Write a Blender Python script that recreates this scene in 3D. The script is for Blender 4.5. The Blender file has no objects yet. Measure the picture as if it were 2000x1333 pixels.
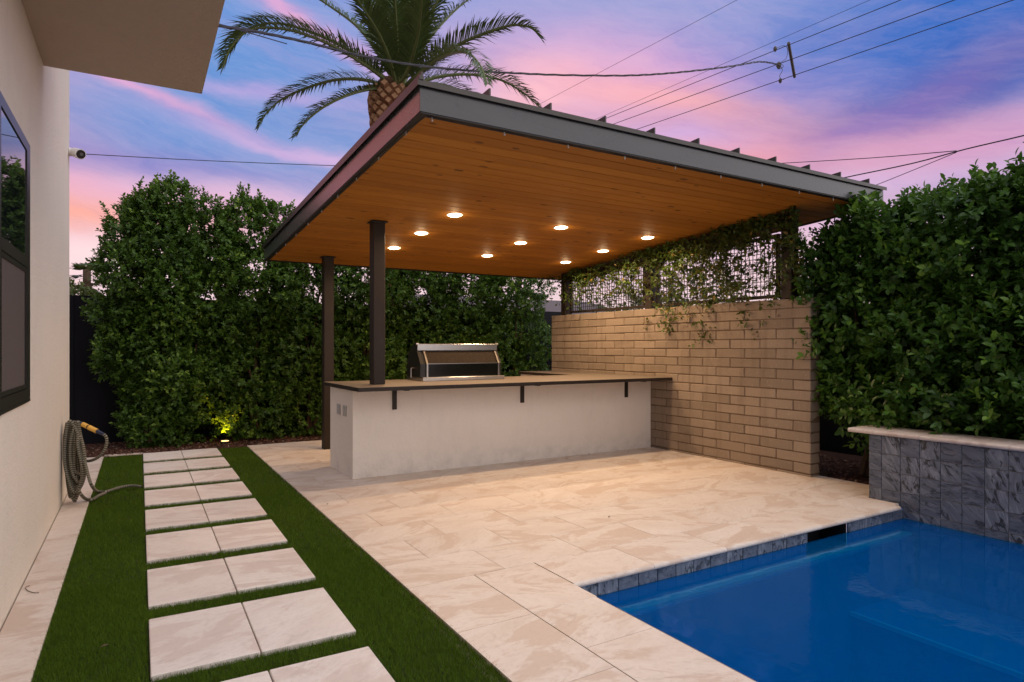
import bpy, math, random
import numpy as np
from mathutils import Vector

random.seed(7)
RNG = np.random.default_rng(7)
SC = bpy.context.scene
COL = SC.collection

# ------------------------------------------------------------ camera
EYE = 1.30
F_PX = 1255.0
YAW = math.radians(31.1)
cam_d = bpy.data.cameras.new('camera')
cam = bpy.data.objects.new('camera', cam_d)
COL.objects.link(cam)
cam.location = (0, 0, EYE)
cam.rotation_euler = (math.radians(90), 0, -YAW)
cam_d.sensor_width = 36.0
cam_d.lens = 36.0 * F_PX / 2000.0
cam_d.shift_y = 11.5 / 2000.0
cam_d.clip_start = 0.05
cam_d.clip_end = 2000
SC.camera = cam

FWD = np.array([math.sin(YAW), math.cos(YAW), 0.0])
RGT = np.array([math.cos(YAW), -math.sin(YAW), 0.0])
UP = np.array([0, 0, 1.0])


def lin(r, g, b):
    o = []
    for c in (r, g, b):
        c /= 255.0
        o.append(c / 12.92 if c <= 0.04045 else ((c + 0.055) / 1.055) ** 2.4)
    return (o[0], o[1], o[2], 1.0)


# ------------------------------------------------------------ node helper
class NT:
    def __init__(self, tree):
        self.t = tree
        self.n = tree.nodes
        self.l = tree.links

    def add(self, typ, ins=None, **props):
        nd = self.n.new(typ)
        for k, v in props.items():
            setattr(nd, k, v)
        if ins:
            for k, v in ins.items():
                self.put(nd, k, v)
        return nd

    def put(self, nd, k, v):
        s = nd.inputs[k]
        if isinstance(v, bpy.types.NodeSocket):
            self.l.new(v, s)
        else:
            s.default_value = v

    def math(self, op, a, b=0.0, c=None, clamp=False):
        nd = self.n.new('ShaderNodeMath')
        nd.operation = op
        nd.use_clamp = clamp
        self.put(nd, 0, a)
        self.put(nd, 1, b)
        if c is not None:
            self.put(nd, 2, c)
        return nd.outputs[0]

    def mix(self, f, a, b, blend='MIX'):
        nd = self.n.new('ShaderNodeMix')
        nd.data_type = 'RGBA'
        nd.blend_type = blend
        self.put(nd, 0, f)
        self.put(nd, 6, a)
        self.put(nd, 7, b)
        return nd.outputs[2]

    def ramp(self, f, stops, interp='LINEAR'):
        nd = self.n.new('ShaderNodeValToRGB')
        nd.color_ramp.interpolation = interp
        e = nd.color_ramp.elements
        while len(e) > 1:
            e.remove(e[-1])
        e[0].position = stops[0][0]
        e[0].color = stops[0][1]
        for p, c in stops[1:]:
            x = e.new(p)
            x.color = c
        self.put(nd, 0, f)
        return nd.outputs[0]

    def noise(self, vec, scale, detail=3.0, rough=0.55, dist=0.0, w=None):
        nd = self.n.new('ShaderNodeTexNoise')
        nd.inputs['Scale'].default_value = scale
        nd.inputs['Detail'].default_value = detail
        nd.inputs['Roughness'].default_value = rough
        nd.inputs['Distortion'].default_value = dist
        if vec is not None:
            self.l.new(vec, nd.inputs['Vector'])
        return nd.outputs['Fac']

    def maprange(self, v, a, b, c=0.0, d=1.0):
        nd = self.n.new('ShaderNodeMapRange')
        self.put(nd, 0, v)
        nd.inputs[1].default_value = a
        nd.inputs[2].default_value = b
        nd.inputs[3].default_value = c
        nd.inputs[4].default_value = d
        return nd.outputs[0]

    def mapping(self, vec, scale=(1, 1, 1), rot=(0, 0, 0), loc=(0, 0, 0)):
        nd = self.n.new('ShaderNodeMapping')
        self.l.new(vec, nd.inputs[0])
        nd.inputs['Scale'].default_value = scale
        nd.inputs['Rotation'].default_value = rot
        nd.inputs['Location'].default_value = loc
        return nd.outputs[0]


# ------------------------------------------------------------ world: dusk sky with lit clouds
SUN_EL = math.radians(48)
SUN_AZ = math.radians(142)
world = bpy.data.worlds.new('World')
SC.world = world
world.use_nodes = True
w = NT(world.node_tree)
w.n.clear()
tc = w.add('ShaderNodeTexCoord')
dirn = tc.outputs['Generated']


def vdot(v):
    nd = w.add('ShaderNodeVectorMath', {0: dirn, 1: tuple(v)}, operation='DOT_PRODUCT')
    return nd.outputs['Value']


az0 = w.math('ARCTAN2', vdot(RGT), vdot(FWD))
el0 = w.math('ARCSINE', vdot(UP))
# cloud warp so that nothing keeps a clean outline
comb = w.add('ShaderNodeCombineXYZ', {0: w.math('MULTIPLY', az0, 1.0), 1: w.math('MULTIPLY', el0, 2.4), 2: 0.0})
warp_n = w.add('ShaderNodeTexNoise', {'Vector': comb.outputs[0], 'Scale': 3.2, 'Detail': 5.0, 'Roughness': 0.6})
wsep = w.add('ShaderNodeSeparateColor', {0: warp_n.outputs['Color']})
az = w.math('ADD', az0, w.math('MULTIPLY', w.math('SUBTRACT', wsep.outputs[0], 0.5), 0.20))
el = w.math('ADD', el0, w.math('MULTIPLY', w.math('SUBTRACT', wsep.outputs[1], 0.5), 0.065))
base = w.ramp(w.maprange(el, -0.05, 1.35), [
    (0.00, lin(200, 176, 178)), (0.06, lin(236, 206, 206)), (0.12, lin(236, 200, 206)),
    (0.155, lin(214, 176, 200)), (0.195, lin(158, 156, 200)), (0.235, lin(122, 148, 202)),
    (0.30, lin(96, 142, 205)), (0.36, lin(96, 144, 208)), (0.50, lin(150, 164, 212)), (1.0, lin(196, 194, 204))])
# the rest of the sky, seen in the window pane, is covered by pale grey cloud
back = w.maprange(w.math('ABSOLUTE', az0), 0.95, 1.7)
base = w.mix(w.math('MULTIPLY', back, w.maprange(el0, 0.0, 0.35, 0.6, 1.0)), base, lin(206, 200, 204))
# the clear air itself
skyn = w.add('ShaderNodeTexSky', sky_type='NISHITA', sun_disc=False)
skyn.sun_elevation = SUN_EL
skyn.sun_rotation = SUN_AZ
sky_air = w.mix(1.0, skyn.outputs[0], (0.10, 0.10, 0.10, 1), 'MULTIPLY')
col = w.mix(0.10, base, sky_air)
# thin streaks of pink cloud, tilted down towards the right
rotv = w.add('ShaderNodeCombineXYZ', {0: w.math('ADD', w.math('MULTIPLY', az, 2.2), w.math('MULTIPLY', el, -0.6)),
                                      1: w.math('ADD', w.math('MULTIPLY', el, 13.0), w.math('MULTIPLY', az, 3.0)), 2: 3.3})
st = w.noise(rotv.outputs[0], 1.15, 6.0, 0.62, 0.4)
stm = w.math('MULTIPLY', w.maprange(st, 0.49, 0.72), w.maprange(el, 0.03, 0.2), clamp=True)
col = w.mix(w.math('MULTIPLY', stm, 0.22), col, lin(216, 164, 200))
puff = w.noise(rotv.outputs[0], 0.55, 5.0, 0.6, 0.8)
puffm = w.maprange(puff, 0.30, 0.62)


def blob(u, v, su, sv, tilt, rgb, k, noisy=0.5):
    global col
    a0 = math.atan((u - 1000) / F_PX)
    e0 = math.atan((678 - v) / math.hypot(F_PX, u - 1000))
    sa, se = su / F_PX, sv / F_PX
    da = w.math('SUBTRACT', az, a0)
    de = w.math('ADD', w.math('SUBTRACT', el, e0), w.math('MULTIPLY', da, tilt))
    q = w.math('ADD', w.math('POWER', w.math('DIVIDE', da, sa), 2.0), w.math('POWER', w.math('DIVIDE', de, se), 2.0))
    m = w.math('EXPONENT', w.math('MULTIPLY', q, -1.0))
    m = w.math('MULTIPLY', m, w.math('ADD', w.math('MULTIPLY', puffm, noisy), 1 - noisy * 0.6))
    m = w.math('MULTIPLY', m, k, clamp=True)
    col = w.mix(m, col, lin(*rgb))


blob(1250, 40, 460, 90, 0.0, (144, 150, 200), 0.85, 0.2)
blob(330, 235, 360, 55, 0.0, (104, 142, 202), 0.9, 0.15)
blob(1250, 160, 380, 75, 0.12, (212, 160, 204), 0.75, 0.5)
blob(1030, 180, 190, 60, 0.0, (248, 186, 190), 0.75, 0.4)
blob(1540, 280, 430, 72, 0.08, (244, 162, 160), 1.0, 0.25)
blob(1440, 205, 280, 26, 0.22, (248, 172, 166), 0.95, 0.3)
blob(1330, 262, 160, 22, 0.1, (190, 166, 222), 0.6, 0.3)
blob(1560, 362, 420, 26, 0.0, (208, 182, 222), 0.6, 0.2)
blob(1700, 120, 260, 90, -0.1, (118, 122, 192), 0.5, 0.4)
blob(1990, 60, 330, 120, 0.1, (34, 98, 182), 0.98, 0.15)
blob(1880, 160, 190, 46, -0.25, (74, 88, 160), 0.8, 0.4)
blob(1740, 222, 170, 30, -0.35, (140, 112, 178), 0.5, 0.4)
blob(1920, 265, 220, 36, 0.0, (206, 150, 190), 0.6, 0.4)
blob(220, 312, 260, 30, 0.0, (122, 124, 190), 0.8, 0.4)
blob(230, 380, 260, 30, 0.04, (220, 160, 190), 0.75, 0.3)
blob(150, 415, 230, 34, 0.0, (242, 164, 140), 0.9, 0.3)
blob(150, 500, 260, 40, 0.0, (246, 220, 220), 0.7, 0.2)
blob(270, 166, 190, 12, 0.24, (214, 160, 200), 0.85, 0.5)
blob(600, 40, 170, 17, 0.42, (216, 160, 200), 0.9, 0.5)
blob(620, 305, 200, 13, 0.18, (214, 172, 212), 0.7, 0.6)
blob(520, 182, 150, 12, 0.0, (190, 160, 212), 0.5, 0.5)
blob(450, 395, 260, 36, 0.0, (222, 180, 208), 0.65, 0.3)
fine = w.noise(rotv.outputs[0], 2.6, 10.0, 0.74, 0.1)
col = w.mix(w.maprange(fine, 0.40, 0.72, 0.0, 0.16), col, lin(236, 204, 222))
col = w.mix(w.maprange(fine, 0.50, 0.28, 0.0, 0.14), col, lin(92, 118, 190))
front = w.maprange(w.math('ABSOLUTE', az0), 1.2, 1.9, 1.0, 0.0)
blob(-620, -60, 250, 430, 0.0, (252, 136, 112), 0.95, 0.15)
bg = w.add('ShaderNodeBackground', {'Color': col, 'Strength': 1.07})
wo = w.add('ShaderNodeOutputWorld', {'Surface': bg.outputs[0]})

sun_d = bpy.data.lights.new('sun', 'SUN')
sun_d.energy = 2.15
sun_d.angle = math.radians(100)
sun_d.color = (1.0, 0.95, 0.92)
sun = bpy.data.objects.new('sun', sun_d)
COL.objects.link(sun)
sv = Vector((math.cos(SUN_EL) * math.sin(SUN_AZ), math.cos(SUN_EL) * math.cos(SUN_AZ), math.sin(SUN_EL)))
sun.rotation_euler = sv.to_track_quat('Z', 'Y').to_euler()

SC.view_settings.view_transform = 'Standard'
SC.view_settings.look = 'None'
SC.view_settings.exposure = 0.12
SC.view_settings.gamma = 1.0
SC.view_settings.use_curve_mapping = False
SC.render.engine = 'CYCLES'
SC.cycles.max_bounces = 8
SC.cycles.transparent_max_bounces = 12
SC.cycles.sample_clamp_indirect = 4.0
SC.cycles.use_denoising = True


# ------------------------------------------------------------ materials
def material(name):
    m = bpy.data.materials.new(name)
    m.use_nodes = True
    t = NT(m.node_tree)
    t.n.clear()
    out = t.add('ShaderNodeOutputMaterial')
    return m, t, out


def finish(t, out, color, rough=0.6, metal=0.0, spec=0.5, bump=None, bstr=0.3, bdist=0.01, emit=None, estr=0.0, coat=0.0):
    p = t.add('ShaderNodeBsdfPrincipled', {'Base Color': color, 'Roughness': rough, 'Metallic': metal,
                                          'Specular IOR Level': spec})
    if coat:
        p.inputs['Coat Weight'].default_value = coat
    if emit is not None:
        t.put(p, 'Emission Color', emit)
        p.inputs['Emission Strength'].default_value = estr
    if bump is not None:
        b = t.add('ShaderNodeBump', {'Height': bump, 'Strength': bstr, 'Distance': bdist})
        t.l.new(b.outputs[0], p.inputs['Normal'])
    t.l.new(p.outputs[0], out.inputs[0])
    return p


def geo_pos(t):
    return t.add('ShaderNodeNewGeometry').outputs['Position']


def obj_vec(t, k=17.0):
    """object coordinates shifted per object, so that no two pieces look alike"""
    tcn = t.add('ShaderNodeTexCoord')
    oi = t.add('ShaderNodeObjectInfo')
    r = oi.outputs['Random']
    c = t.add('ShaderNodeCombineXYZ', {0: t.math('MULTIPLY', r, k), 1: t.math('MULTIPLY', r, k * 2.7), 2: t.math('MULTIPLY', r, k * 5.1)})
    a = t.add('ShaderNodeVectorMath', {0: tcn.outputs['Object'], 1: c.outputs[0]}, operation='ADD')
    return a.outputs[0], r


def plain(name, rgb, rough=0.5, metal=0.0, spec=0.5, var=0.15, scale=8.0):
    m, t, out = material(name)
    p = geo_pos(t)
    n = t.noise(p, scale, 4.0)
    c = t.mix(n, (rgb[0] * (1 - var), rgb[1] * (1 - var), rgb[2] * (1 - var), 1), (min(1, rgb[0] * (1 + var)), min(1, rgb[1] * (1 + var)), min(1, rgb[2] * (1 + var)), 1))
    finish(t, out, c, rough, metal, spec, n, 0.05, 0.005)
    return m


def stucco(name, rgb, stain=0.0):
    m, t, out = material(name)
    p = geo_pos(t)
    big = t.noise(p, 1.3, 4.0, 0.6)
    c = t.mix(big, tuple(x * 0.93 for x in rgb) + (1,), tuple(min(1, x * 1.05) for x in rgb) + (1,))
    mid = t.noise(t.mapping(p, (3.0, 3.0, 1.0)), 4.0, 5.0, 0.65)
    c = t.mix(t.maprange(mid, 0.52, 0.75, 0.0, 0.35), c, tuple(x * 0.84 for x in rgb) + (1,))
    if stain:
        sp = t.add('ShaderNodeSeparateXYZ', {0: p})
        low = t.maprange(sp.outputs[2], 0.0, 0.28, 1.0, 0.0)
        sm = t.math('MULTIPLY', low, t.maprange(t.noise(p, 5.0, 6.0, 0.7), 0.42, 0.7), clamp=True)
        c = t.mix(t.math('MULTIPLY', sm, stain), c, tuple(x * 0.5 for x in rgb) + (1,))
    f = t.noise(p, 90.0, 3.0, 0.7)
    f2 = t.noise(p, 34.0, 5.0, 0.65)
    c = t.mix(t.maprange(f, 0.35, 0.70, 0.0, 0.16), c, tuple(x * 0.70 for x in rgb) + (1,))
    h = t.math('ADD', t.math('MULTIPLY', f, 0.5), f2)
    finish(t, out, c, 0.92, 0, 0.2, h, 0.8, 0.006)
    return m


M = {}
M['house'] = stucco('house stucco', (0.76, 0.69, 0.60))
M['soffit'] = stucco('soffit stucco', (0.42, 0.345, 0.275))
M['counterwall'] = stucco('counter stucco', (0.80, 0.735, 0.665), 0.5)
M['outlet'] = plain('grey outlet plate', (0.42, 0.41, 0.39), 0.6)


def stone_mat(name, c1, c2, c3, rough=0.55):
    m, t, out = material(name)
    v, r = obj_vec(t, 19.0)
    # every slab has its own vein direction
    rot = t.add('ShaderNodeVectorRotate', {'Vector': v, 'Angle': t.math('MULTIPLY', t.math('SUBTRACT', r, 0.5), 1.4)}, rotation_type='Z_AXIS')
    v = rot.outputs[0]
    a = t.noise(t.mapping(v, (1.0, 2.4, 1.0)), 1.9, 6.0, 0.62, 1.0)
    b = t.noise(t.mapping(v, (1.6, 7.0, 1.0)), 1.7, 6.0, 0.6, 1.4)
    g = t.noise(v, 160.0, 2.0)
    c = t.mix(t.maprange(a, 0.36, 0.64), c1, c2)
    pt_ = t.noise(t.mapping(v, (0.8, 1.7, 1.0)), 2.6, 7.0, 0.66, 0.7)
    c = t.mix(t.math('MULTIPLY', t.maprange(pt_, 0.51, 0.57), 0.78), c, c3)
    grain = t.noise(t.mapping(v, (1.0, 1.8, 1.0)), 26.0, 4.0, 0.7)
    c = t.mix(t.math('MULTIPLY', t.maprange(grain, 0.48, 0.72), 0.30), c, tuple(x * 0.72 for x in c3[:3]) + (1,))
    c = t.mix(t.math('MULTIPLY', t.maprange(b, 0.60, 0.66), 0.25), c, tuple(x * 0.62 for x in c3[:3]) + (1,))
    c = t.mix(t.math('MULTIPLY', t.maprange(t.noise(v, 55.0, 3.0), 0.62, 0.74), 0.25), c, tuple(x * 0.55 for x in c3[:3]) + (1,))
    c = t.mix(0.18, c, t.ramp(r, [(0, tuple(x * 0.82 for x in c1[:3]) + (1,)), (1, c2)]))
    c = t.mix(t.math('MULTIPLY', g, 0.14), c, tuple(x * 0.6 for x in c1[:3]) + (1,))
    finish(t, out, c, rough, 0, 0.4, t.math('ADD', b, t.math('MULTIPLY', g, 0.4)), 0.12, 0.003)
    return m


M['travertine'] = stone_mat('pale marble paving', (0.78, 0.69, 0.61, 1), (0.69, 0.58, 0.49, 1), (0.58, 0.43, 0.33, 1), 0.5)
M['paver'] = stone_mat('pale path paver stone', (0.82, 0.75, 0.69, 1), (0.74, 0.65, 0.59, 1), (0.64, 0.52, 0.46, 1), 0.6)
M['coping'] = stone_mat('pale coping stone', (0.70, 0.62, 0.56, 1), (0.62, 0.52, 0.46, 1), (0.50, 0.39, 0.33, 1), 0.55)

m, t, out = material('blue grey slate tile')
v, r = obj_vec(t, 23.0)
rot = t.add('ShaderNodeVectorRotate', {'Vector': v, 'Angle': t.math('MULTIPLY', t.math('ROUND', t.math('MULTIPLY', r, 4.3)), 0.4)}, rotation_type='X_AXIS')
v2 = rot.outputs[0]
a = t.noise(t.mapping(v2, (12.0, 12.0, 2.2)), 1.7, 7.0, 0.72, 0.6)
b = t.noise(t.mapping(v2, (8.0, 8.0, 3.0)), 3.0, 6.0, 0.7, 0.9)
c = t.mix(t.maprange(a, 0.3, 0.7), (0.075, 0.092, 0.125, 1), (0.22, 0.245, 0.30, 1))
c = t.mix(t.math('MULTIPLY', t.maprange(a, 0.52, 0.60), 0.4), c, (0.32, 0.34, 0.39, 1))
c = t.mix(t.math('MULTIPLY', t.maprange(b, 0.53, 0.57), 0.9), c, (0.012, 0.014, 0.018, 1))
c = t.mix(t.math('MULTIPLY', t.maprange(r, 0.25, 0.8), 0.5), c, (0.06, 0.075, 0.115, 1))
c = t.mix(t.math('MULTIPLY', t.maprange(t.noise(v2, 9.0, 5.0), 0.6, 0.72), 0.4), c, (0.13, 0.10, 0.075, 1))
finish(t, out, c, 0.5, 0, 0.45, t.math('ADD', a, b), 0.35, 0.004)
M['slate'] = m
M['grout'] = plain('pale tile grout', (0.36, 0.33, 0.31), 0.9)
M['joint'] = plain('dark paving joint', (0.24, 0.19, 0.16), 0.95)

m, t, out = material('tan concrete block')
v, r = obj_vec(t, 31.0)
a = t.noise(v, 3.0, 4.0)
g = t.noise(v, 120.0, 3.0, 0.7)
g2 = t.noise(v, 45.0, 3.0, 0.6)
c = t.mix(r, (0.215, 0.172, 0.133, 1), (0.315, 0.252, 0.197, 1))
c = t.mix(t.math('MULTIPLY', a, 0.4), c, (0.34, 0.26, 0.19, 1))
c = t.mix(t.math('MULTIPLY', t.maprange(g, 0.52, 0.68), 0.3), c, (0.24, 0.19, 0.15, 1))
c = t.mix(t.math('MULTIPLY', t.maprange(g2, 0.60, 0.72), 0.35), c, (0.50, 0.40, 0.30, 1))
wp_ = geo_pos(t)
ws = t.noise(t.mapping(wp_, (1.0, 5.0, 0.7)), 1.6, 5.0, 0.65)
c = t.mix(t.maprange(ws, 0.50, 0.72, 0.0, 0.45), c, (0.17, 0.125, 0.09, 1))
finish(t, out, c, 0.95, 0, 0.15, t.math('ADD', g, g2), 0.6, 0.004)
M['block'] = m
M['mortar'] = plain('brown mortar', (0.13, 0.085, 0.055), 0.95, 0, 0.2, 0.25, 30)

m, t, out = material('black painted steel')
p = geo_pos(t)
n = t.noise(t.mapping(p, (1.2, 1.2, 5.0)), 1.4, 6.0, 0.65)
n2 = t.noise(p, 30.0, 4.0)
c = t.mix(n, (0.018, 0.013, 0.010, 1), (0.036, 0.025, 0.019, 1))
finish(t, out, c, t.math('ADD', 0.42, t.math('MULTIPLY', n2, 0.2)), 0.0, 0.3, n2, 0.08, 0.002)
M['steel'] = m

m, t, out = material('weathered charcoal fascia')
p = geo_pos(t)
n = t.noise(t.mapping(p, (1.1, 1.1, 3.0)), 1.3, 6.0, 0.7, 0.6)
n2 = t.noise(p, 24.0, 5.0, 0.7)
sp = t.noise(p, 9.0, 6.0, 0.75)
c = t.mix(t.maprange(n, 0.3, 0.7), (0.028, 0.030, 0.033, 1), (0.048, 0.050, 0.053, 1))
c = t.mix(t.math('MULTIPLY', t.maprange(sp, 0.60, 0.70), 0.6), c, (0.02, 0.02, 0.022, 1))
pf = finish(t, out, c, t.math('ADD', 0.20, t.math('MULTIPLY', n, 0.16)), 0.0, 0.5, n2, 0.04, 0.002)
pf.inputs['IOR'].default_value = 2.15
M['fascia'] = m
mf = m.copy()  # same fascia paint; weaker reflection set here so the front side looks darker
mf.name = 'charcoal front fascia'
for nd_ in mf.node_tree.nodes:
    if nd_.type == 'BSDF_PRINCIPLED':
        nd_.inputs['IOR'].default_value = 1.5
    if nd_.type == 'BUMP':
        nd_.inputs['Strength'].default_value = 0.03
M['fasciafront'] = mf
M['roof'] = plain('dark bronze roof sheet', (0.045, 0.040, 0.036), 0.38, 0.5, 0.5, 0.3, 3)
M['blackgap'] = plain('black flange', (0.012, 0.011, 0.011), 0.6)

m, t, out = material('stained cedar plank')
v, r = obj_vec(t, 41.0)
gr = t.noise(t.mapping(v, (1.0, 22.0, 8.0)), 2.2, 6.0, 0.6, 0.6)
gf = t.noise(t.mapping(v, (2.2, 110.0, 8.0)), 2.5, 3.0, 0.6)
vor = t.add('ShaderNodeTexVoronoi', {'Vector': t.mapping(v, (3.2, 7.0, 1.0)), 'Scale': 1.0}, voronoi_dimensions='2D')
vc = t.add('ShaderNodeSeparateColor', {0: vor.outputs['Color']})
ksz = t.math('MULTIPLY', vc.outputs[0], 0.17)
knot = t.math('MULTIPLY', t.maprange(t.math('SUBTRACT', vor.outputs['Distance'], ksz), -0.05, 0.0, 1.0, 0.0), t.math('GREATER_THAN', vc.outputs[1], 0.55))
c = t.mix(t.maprange(gr, 0.3, 0.7), (0.38, 0.145, 0.014, 1), (0.50, 0.205, 0.024, 1))
c = t.mix(t.math('MULTIPLY', t.maprange(gf, 0.5, 0.75), 0.35), c, (0.25, 0.075, 0.008, 1))
c = t.mix(t.math('MULTIPLY', r, 0.60), c, (0.27, 0.092, 0.010, 1))
c = t.mix(t.math('MULTIPLY', knot, 0.8), c, (0.09, 0.028, 0.005, 1))
finish(t, out, c, 0.62, 0, 0.3, gf, 0.08, 0.002)
M['cedar'] = m

m, t, out = material('brown concrete countertop')
p = geo_pos(t)
n = t.noise(p, 3.0, 5.0)
n2 = t.noise(p, 60.0, 3.0)
c = t.mix(n, (0.125, 0.10, 0.08, 1), (0.195, 0.157, 0.125, 1))
c = t.mix(t.math('MULTIPLY', n2, 0.2), c, (0.2, 0.15, 0.11, 1))
finish(t, out, c, 0.5, 0, 0.4, n2, 0.1, 0.002)
M['counter'] = m

M['stainless'] = plain('stainless steel', (0.55, 0.52, 0.49), 0.28, 1.0, 0.5, 0.1, 20)
M['grillblack'] = plain('black grill enamel', (0.02, 0.019, 0.018), 0.3)
M['grillglass'] = plain('black grill glass', (0.008, 0.008, 0.008), 0.12)
m, t, out = material('brown speckled enamel')
p = geo_pos(t)
c = t.mix(t.maprange(t.noise(p, 160, 2), 0.60, 0.68), (0.022, 0.014, 0.009, 1), (0.10, 0.07, 0.045, 1))
finish(t, out, c, 0.6, 0.0, 0.1)
M['enamel'] = m

m, t, out = material('black fence')
p = geo_pos(t)
n = t.noise(t.mapping(p, (12, 12, 1.0)), 2.0, 5.0)
c = t.mix(n, (0.006, 0.006, 0.009, 1), (0.011, 0.011, 0.014, 1))
finish(t, out, c, 0.8, 0, 0.2, n, 0.2, 0.003)
M['fence'] = m

m, t, out = material('window glass')
finish(t, out, (0.010, 0.013, 0.015, 1), 0.02, 0.0, 1.0)
M['glass'] = m
M['frame'] = plain('dark bronze window frame', (0.035, 0.032, 0.031), 0.35, 0.4)
m, t, out = material('insect screen cloth')
p = geo_pos(t)
n = t.noise(t.mapping(p, (1, 60, 3)), 3.0, 3.0)
c = t.mix(n, (0.085, 0.068, 0.062, 1), (0.115, 0.095, 0.087, 1))
finish(t, out, c, 0.85, 0, 0.2)
M['screen'] = m
M['whitepl'] = plain('white plastic', (0.75, 0.73, 0.72), 0.4)
M['blackpl'] = plain('black plastic', (0.015, 0.015, 0.016), 0.3)
M['yellow'] = plain('yellow plastic', (0.75, 0.42, 0.07), 0.45)
M['bluepl'] = plain('dark blue plastic', (0.02, 0.03, 0.07), 0.4)
M['rust'] = plain('rust brown post', (0.075, 0.035, 0.025), 0.8)
M['wire'] = plain('dark cable', (0.018, 0.016, 0.02), 0.6)
M['grey'] = plain('weathered spreader bar', (0.09, 0.08, 0.075), 0.7)

m, t, out = material('ribbed hose')
at = t.add('ShaderNodeAttribute', attribute_name='len')
w1 = t.math('SINE', t.math('MULTIPLY', at.outputs['Fac'], 2 * math.pi / 0.018))
p = geo_pos(t)
n = t.noise(p, 14.0, 4.0)
c = t.mix(t.maprange(w1, -0.6, 0.6), (0.045, 0.040, 0.028, 1), (0.26, 0.235, 0.18, 1))
c = t.mix(t.math('MULTIPLY', t.maprange(n, 0.5, 0.7), 0.35), c, (0.07, 0.10, 0.055, 1))
finish(t, out, c, 0.75, 0, 0.3)
M['hose'] = m


def leaf_mat(name, dark, light, young, transl=0.25, rough=0.38, spec=0.3):
    m, t, out = material(name)
    at = t.add('ShaderNodeAttribute', attribute_name='tint')
    f = at.outputs['Fac']
    c = t.ramp(f, [(0.0, dark), (0.62, light), (0.86, light), (1.0, young)])
    nz = t.noise(geo_pos(t), 2.2, 3.0)
    c = t.mix(t.math('MULTIPLY', t.maprange(nz, 0.35, 0.65), 0.35), c, light)
    p = t.add('ShaderNodeBsdfPrincipled', {'Base Color': c, 'Roughness': rough, 'Specular IOR Level': spec})
    tr = t.add('ShaderNodeBsdfTranslucent', {'Color': t.mix(0.5, c, young)})
    mx = t.add('ShaderNodeMixShader', {0: transl})
    t.l.new(p.outputs[0], mx.inputs[1])
    t.l.new(tr.outputs[0], mx.inputs[2])
    t.l.new(mx.outputs[0], out.inputs[0])
    return m


M['leafA'] = leaf_mat('glossy hedge leaf', (0.020, 0.052, 0.009, 1), (0.070, 0.145, 0.019, 1), (0.19, 0.30, 0.038, 1))
M['leafB'] = leaf_mat('broad hedge leaf', (0.015, 0.047, 0.009, 1), (0.050, 0.128, 0.018, 1), (0.15, 0.28, 0.034, 1))
M['leafC'] = leaf_mat('olive shrub leaf', (0.04, 0.06, 0.015, 1), (0.08, 0.11, 0.025, 1), (0.15, 0.17, 0.04, 1))
M['leafV'] = leaf_mat('vine leaf', (0.018, 0.038, 0.009, 1), (0.070, 0.125, 0.020, 1), (0.30, 0.20, 0.05, 1), 0.3)
M['leafP'] = leaf_mat('palm leaflet', (0.025, 0.055, 0.016, 1), (0.065, 0.115, 0.028, 1), (0.17, 0.17, 0.055, 1), 0.2, 0.42)
M['turf'] = leaf_mat('artificial turf blade', (0.048, 0.094, 0.008, 1), (0.092, 0.160, 0.012, 1), (0.16, 0.23, 0.025, 1), 0.15, 0.8, 0.1)
M['turfbase'] = plain('turf backing', (0.018, 0.030, 0.008), 0.95)
M['bark'] = plain('grey brown bark', (0.11, 0.075, 0.05), 0.9, 0, 0.2, 0.4, 25)
M['twig'] = plain('green brown stem', (0.10, 0.085, 0.04), 0.8)
M['rachis'] = plain('palm frond stalk', (0.13, 0.16, 0.05), 0.5, 0, 0.4, 0.3, 3)
m, t, out = material('palm leaf base')
v, r = obj_vec(t, 9)
c = t.mix(t.noise(v, 9.0, 4.0), (0.08, 0.028, 0.014, 1), (0.27, 0.105, 0.050, 1))
c = t.mix(t.math('MULTIPLY', r, 0.5), c, (0.42, 0.26, 0.14, 1))
finish(t, out, c, 0.85, 0, 0.2, t.noise(v, 30, 4), 0.4, 0.01)
M['boss'] = m
m, t, out = material('cut palm leaf base')
v, r = obj_vec(t, 9)
c = t.mix(t.noise(v, 20.0, 4.0), (0.26, 0.13, 0.065, 1), (0.48, 0.29, 0.16, 1))
finish(t, out, c, 0.85, 0, 0.2, t.noise(v, 60, 4), 0.4, 0.01)
M['bosscut'] = m
M['palmcore'] = plain('palm trunk fibre', (0.07, 0.035, 0.018), 0.95, 0, 0.2, 0.5, 12)

m, t, out = material('brown bark mulch')
p = geo_pos(t)
n = t.noise(p, 40, 5.0, 0.7)
c = t.mix(n, (0.020, 0.010, 0.007, 1), (0.12, 0.06, 0.042, 1))
finish(t, out, c, 0.95, 0, 0.2, n, 0.8, 0.02)
M['mulch'] = m
m, t, out = material('mulch chip')
at = t.add('ShaderNodeAttribute', attribute_name='tint')
c = t.ramp(at.outputs['Fac'], [(0, (0.03, 0.014, 0.01, 1)), (0.7, (0.13, 0.06, 0.04, 1)), (0.95, (0.2, 0.11, 0.08, 1)), (1, (0.4, 0.33, 0.27, 1))])
finish(t, out, c, 0.95, 0, 0.2)
M['chip'] = m
M['ground'] = plain('dry soil', (0.16, 0.12, 0.09), 0.95, 0, 0.2, 0.3, 2)
M['farroof'] = plain('far roof', (0.10, 0.08, 0.08), 0.9)

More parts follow.
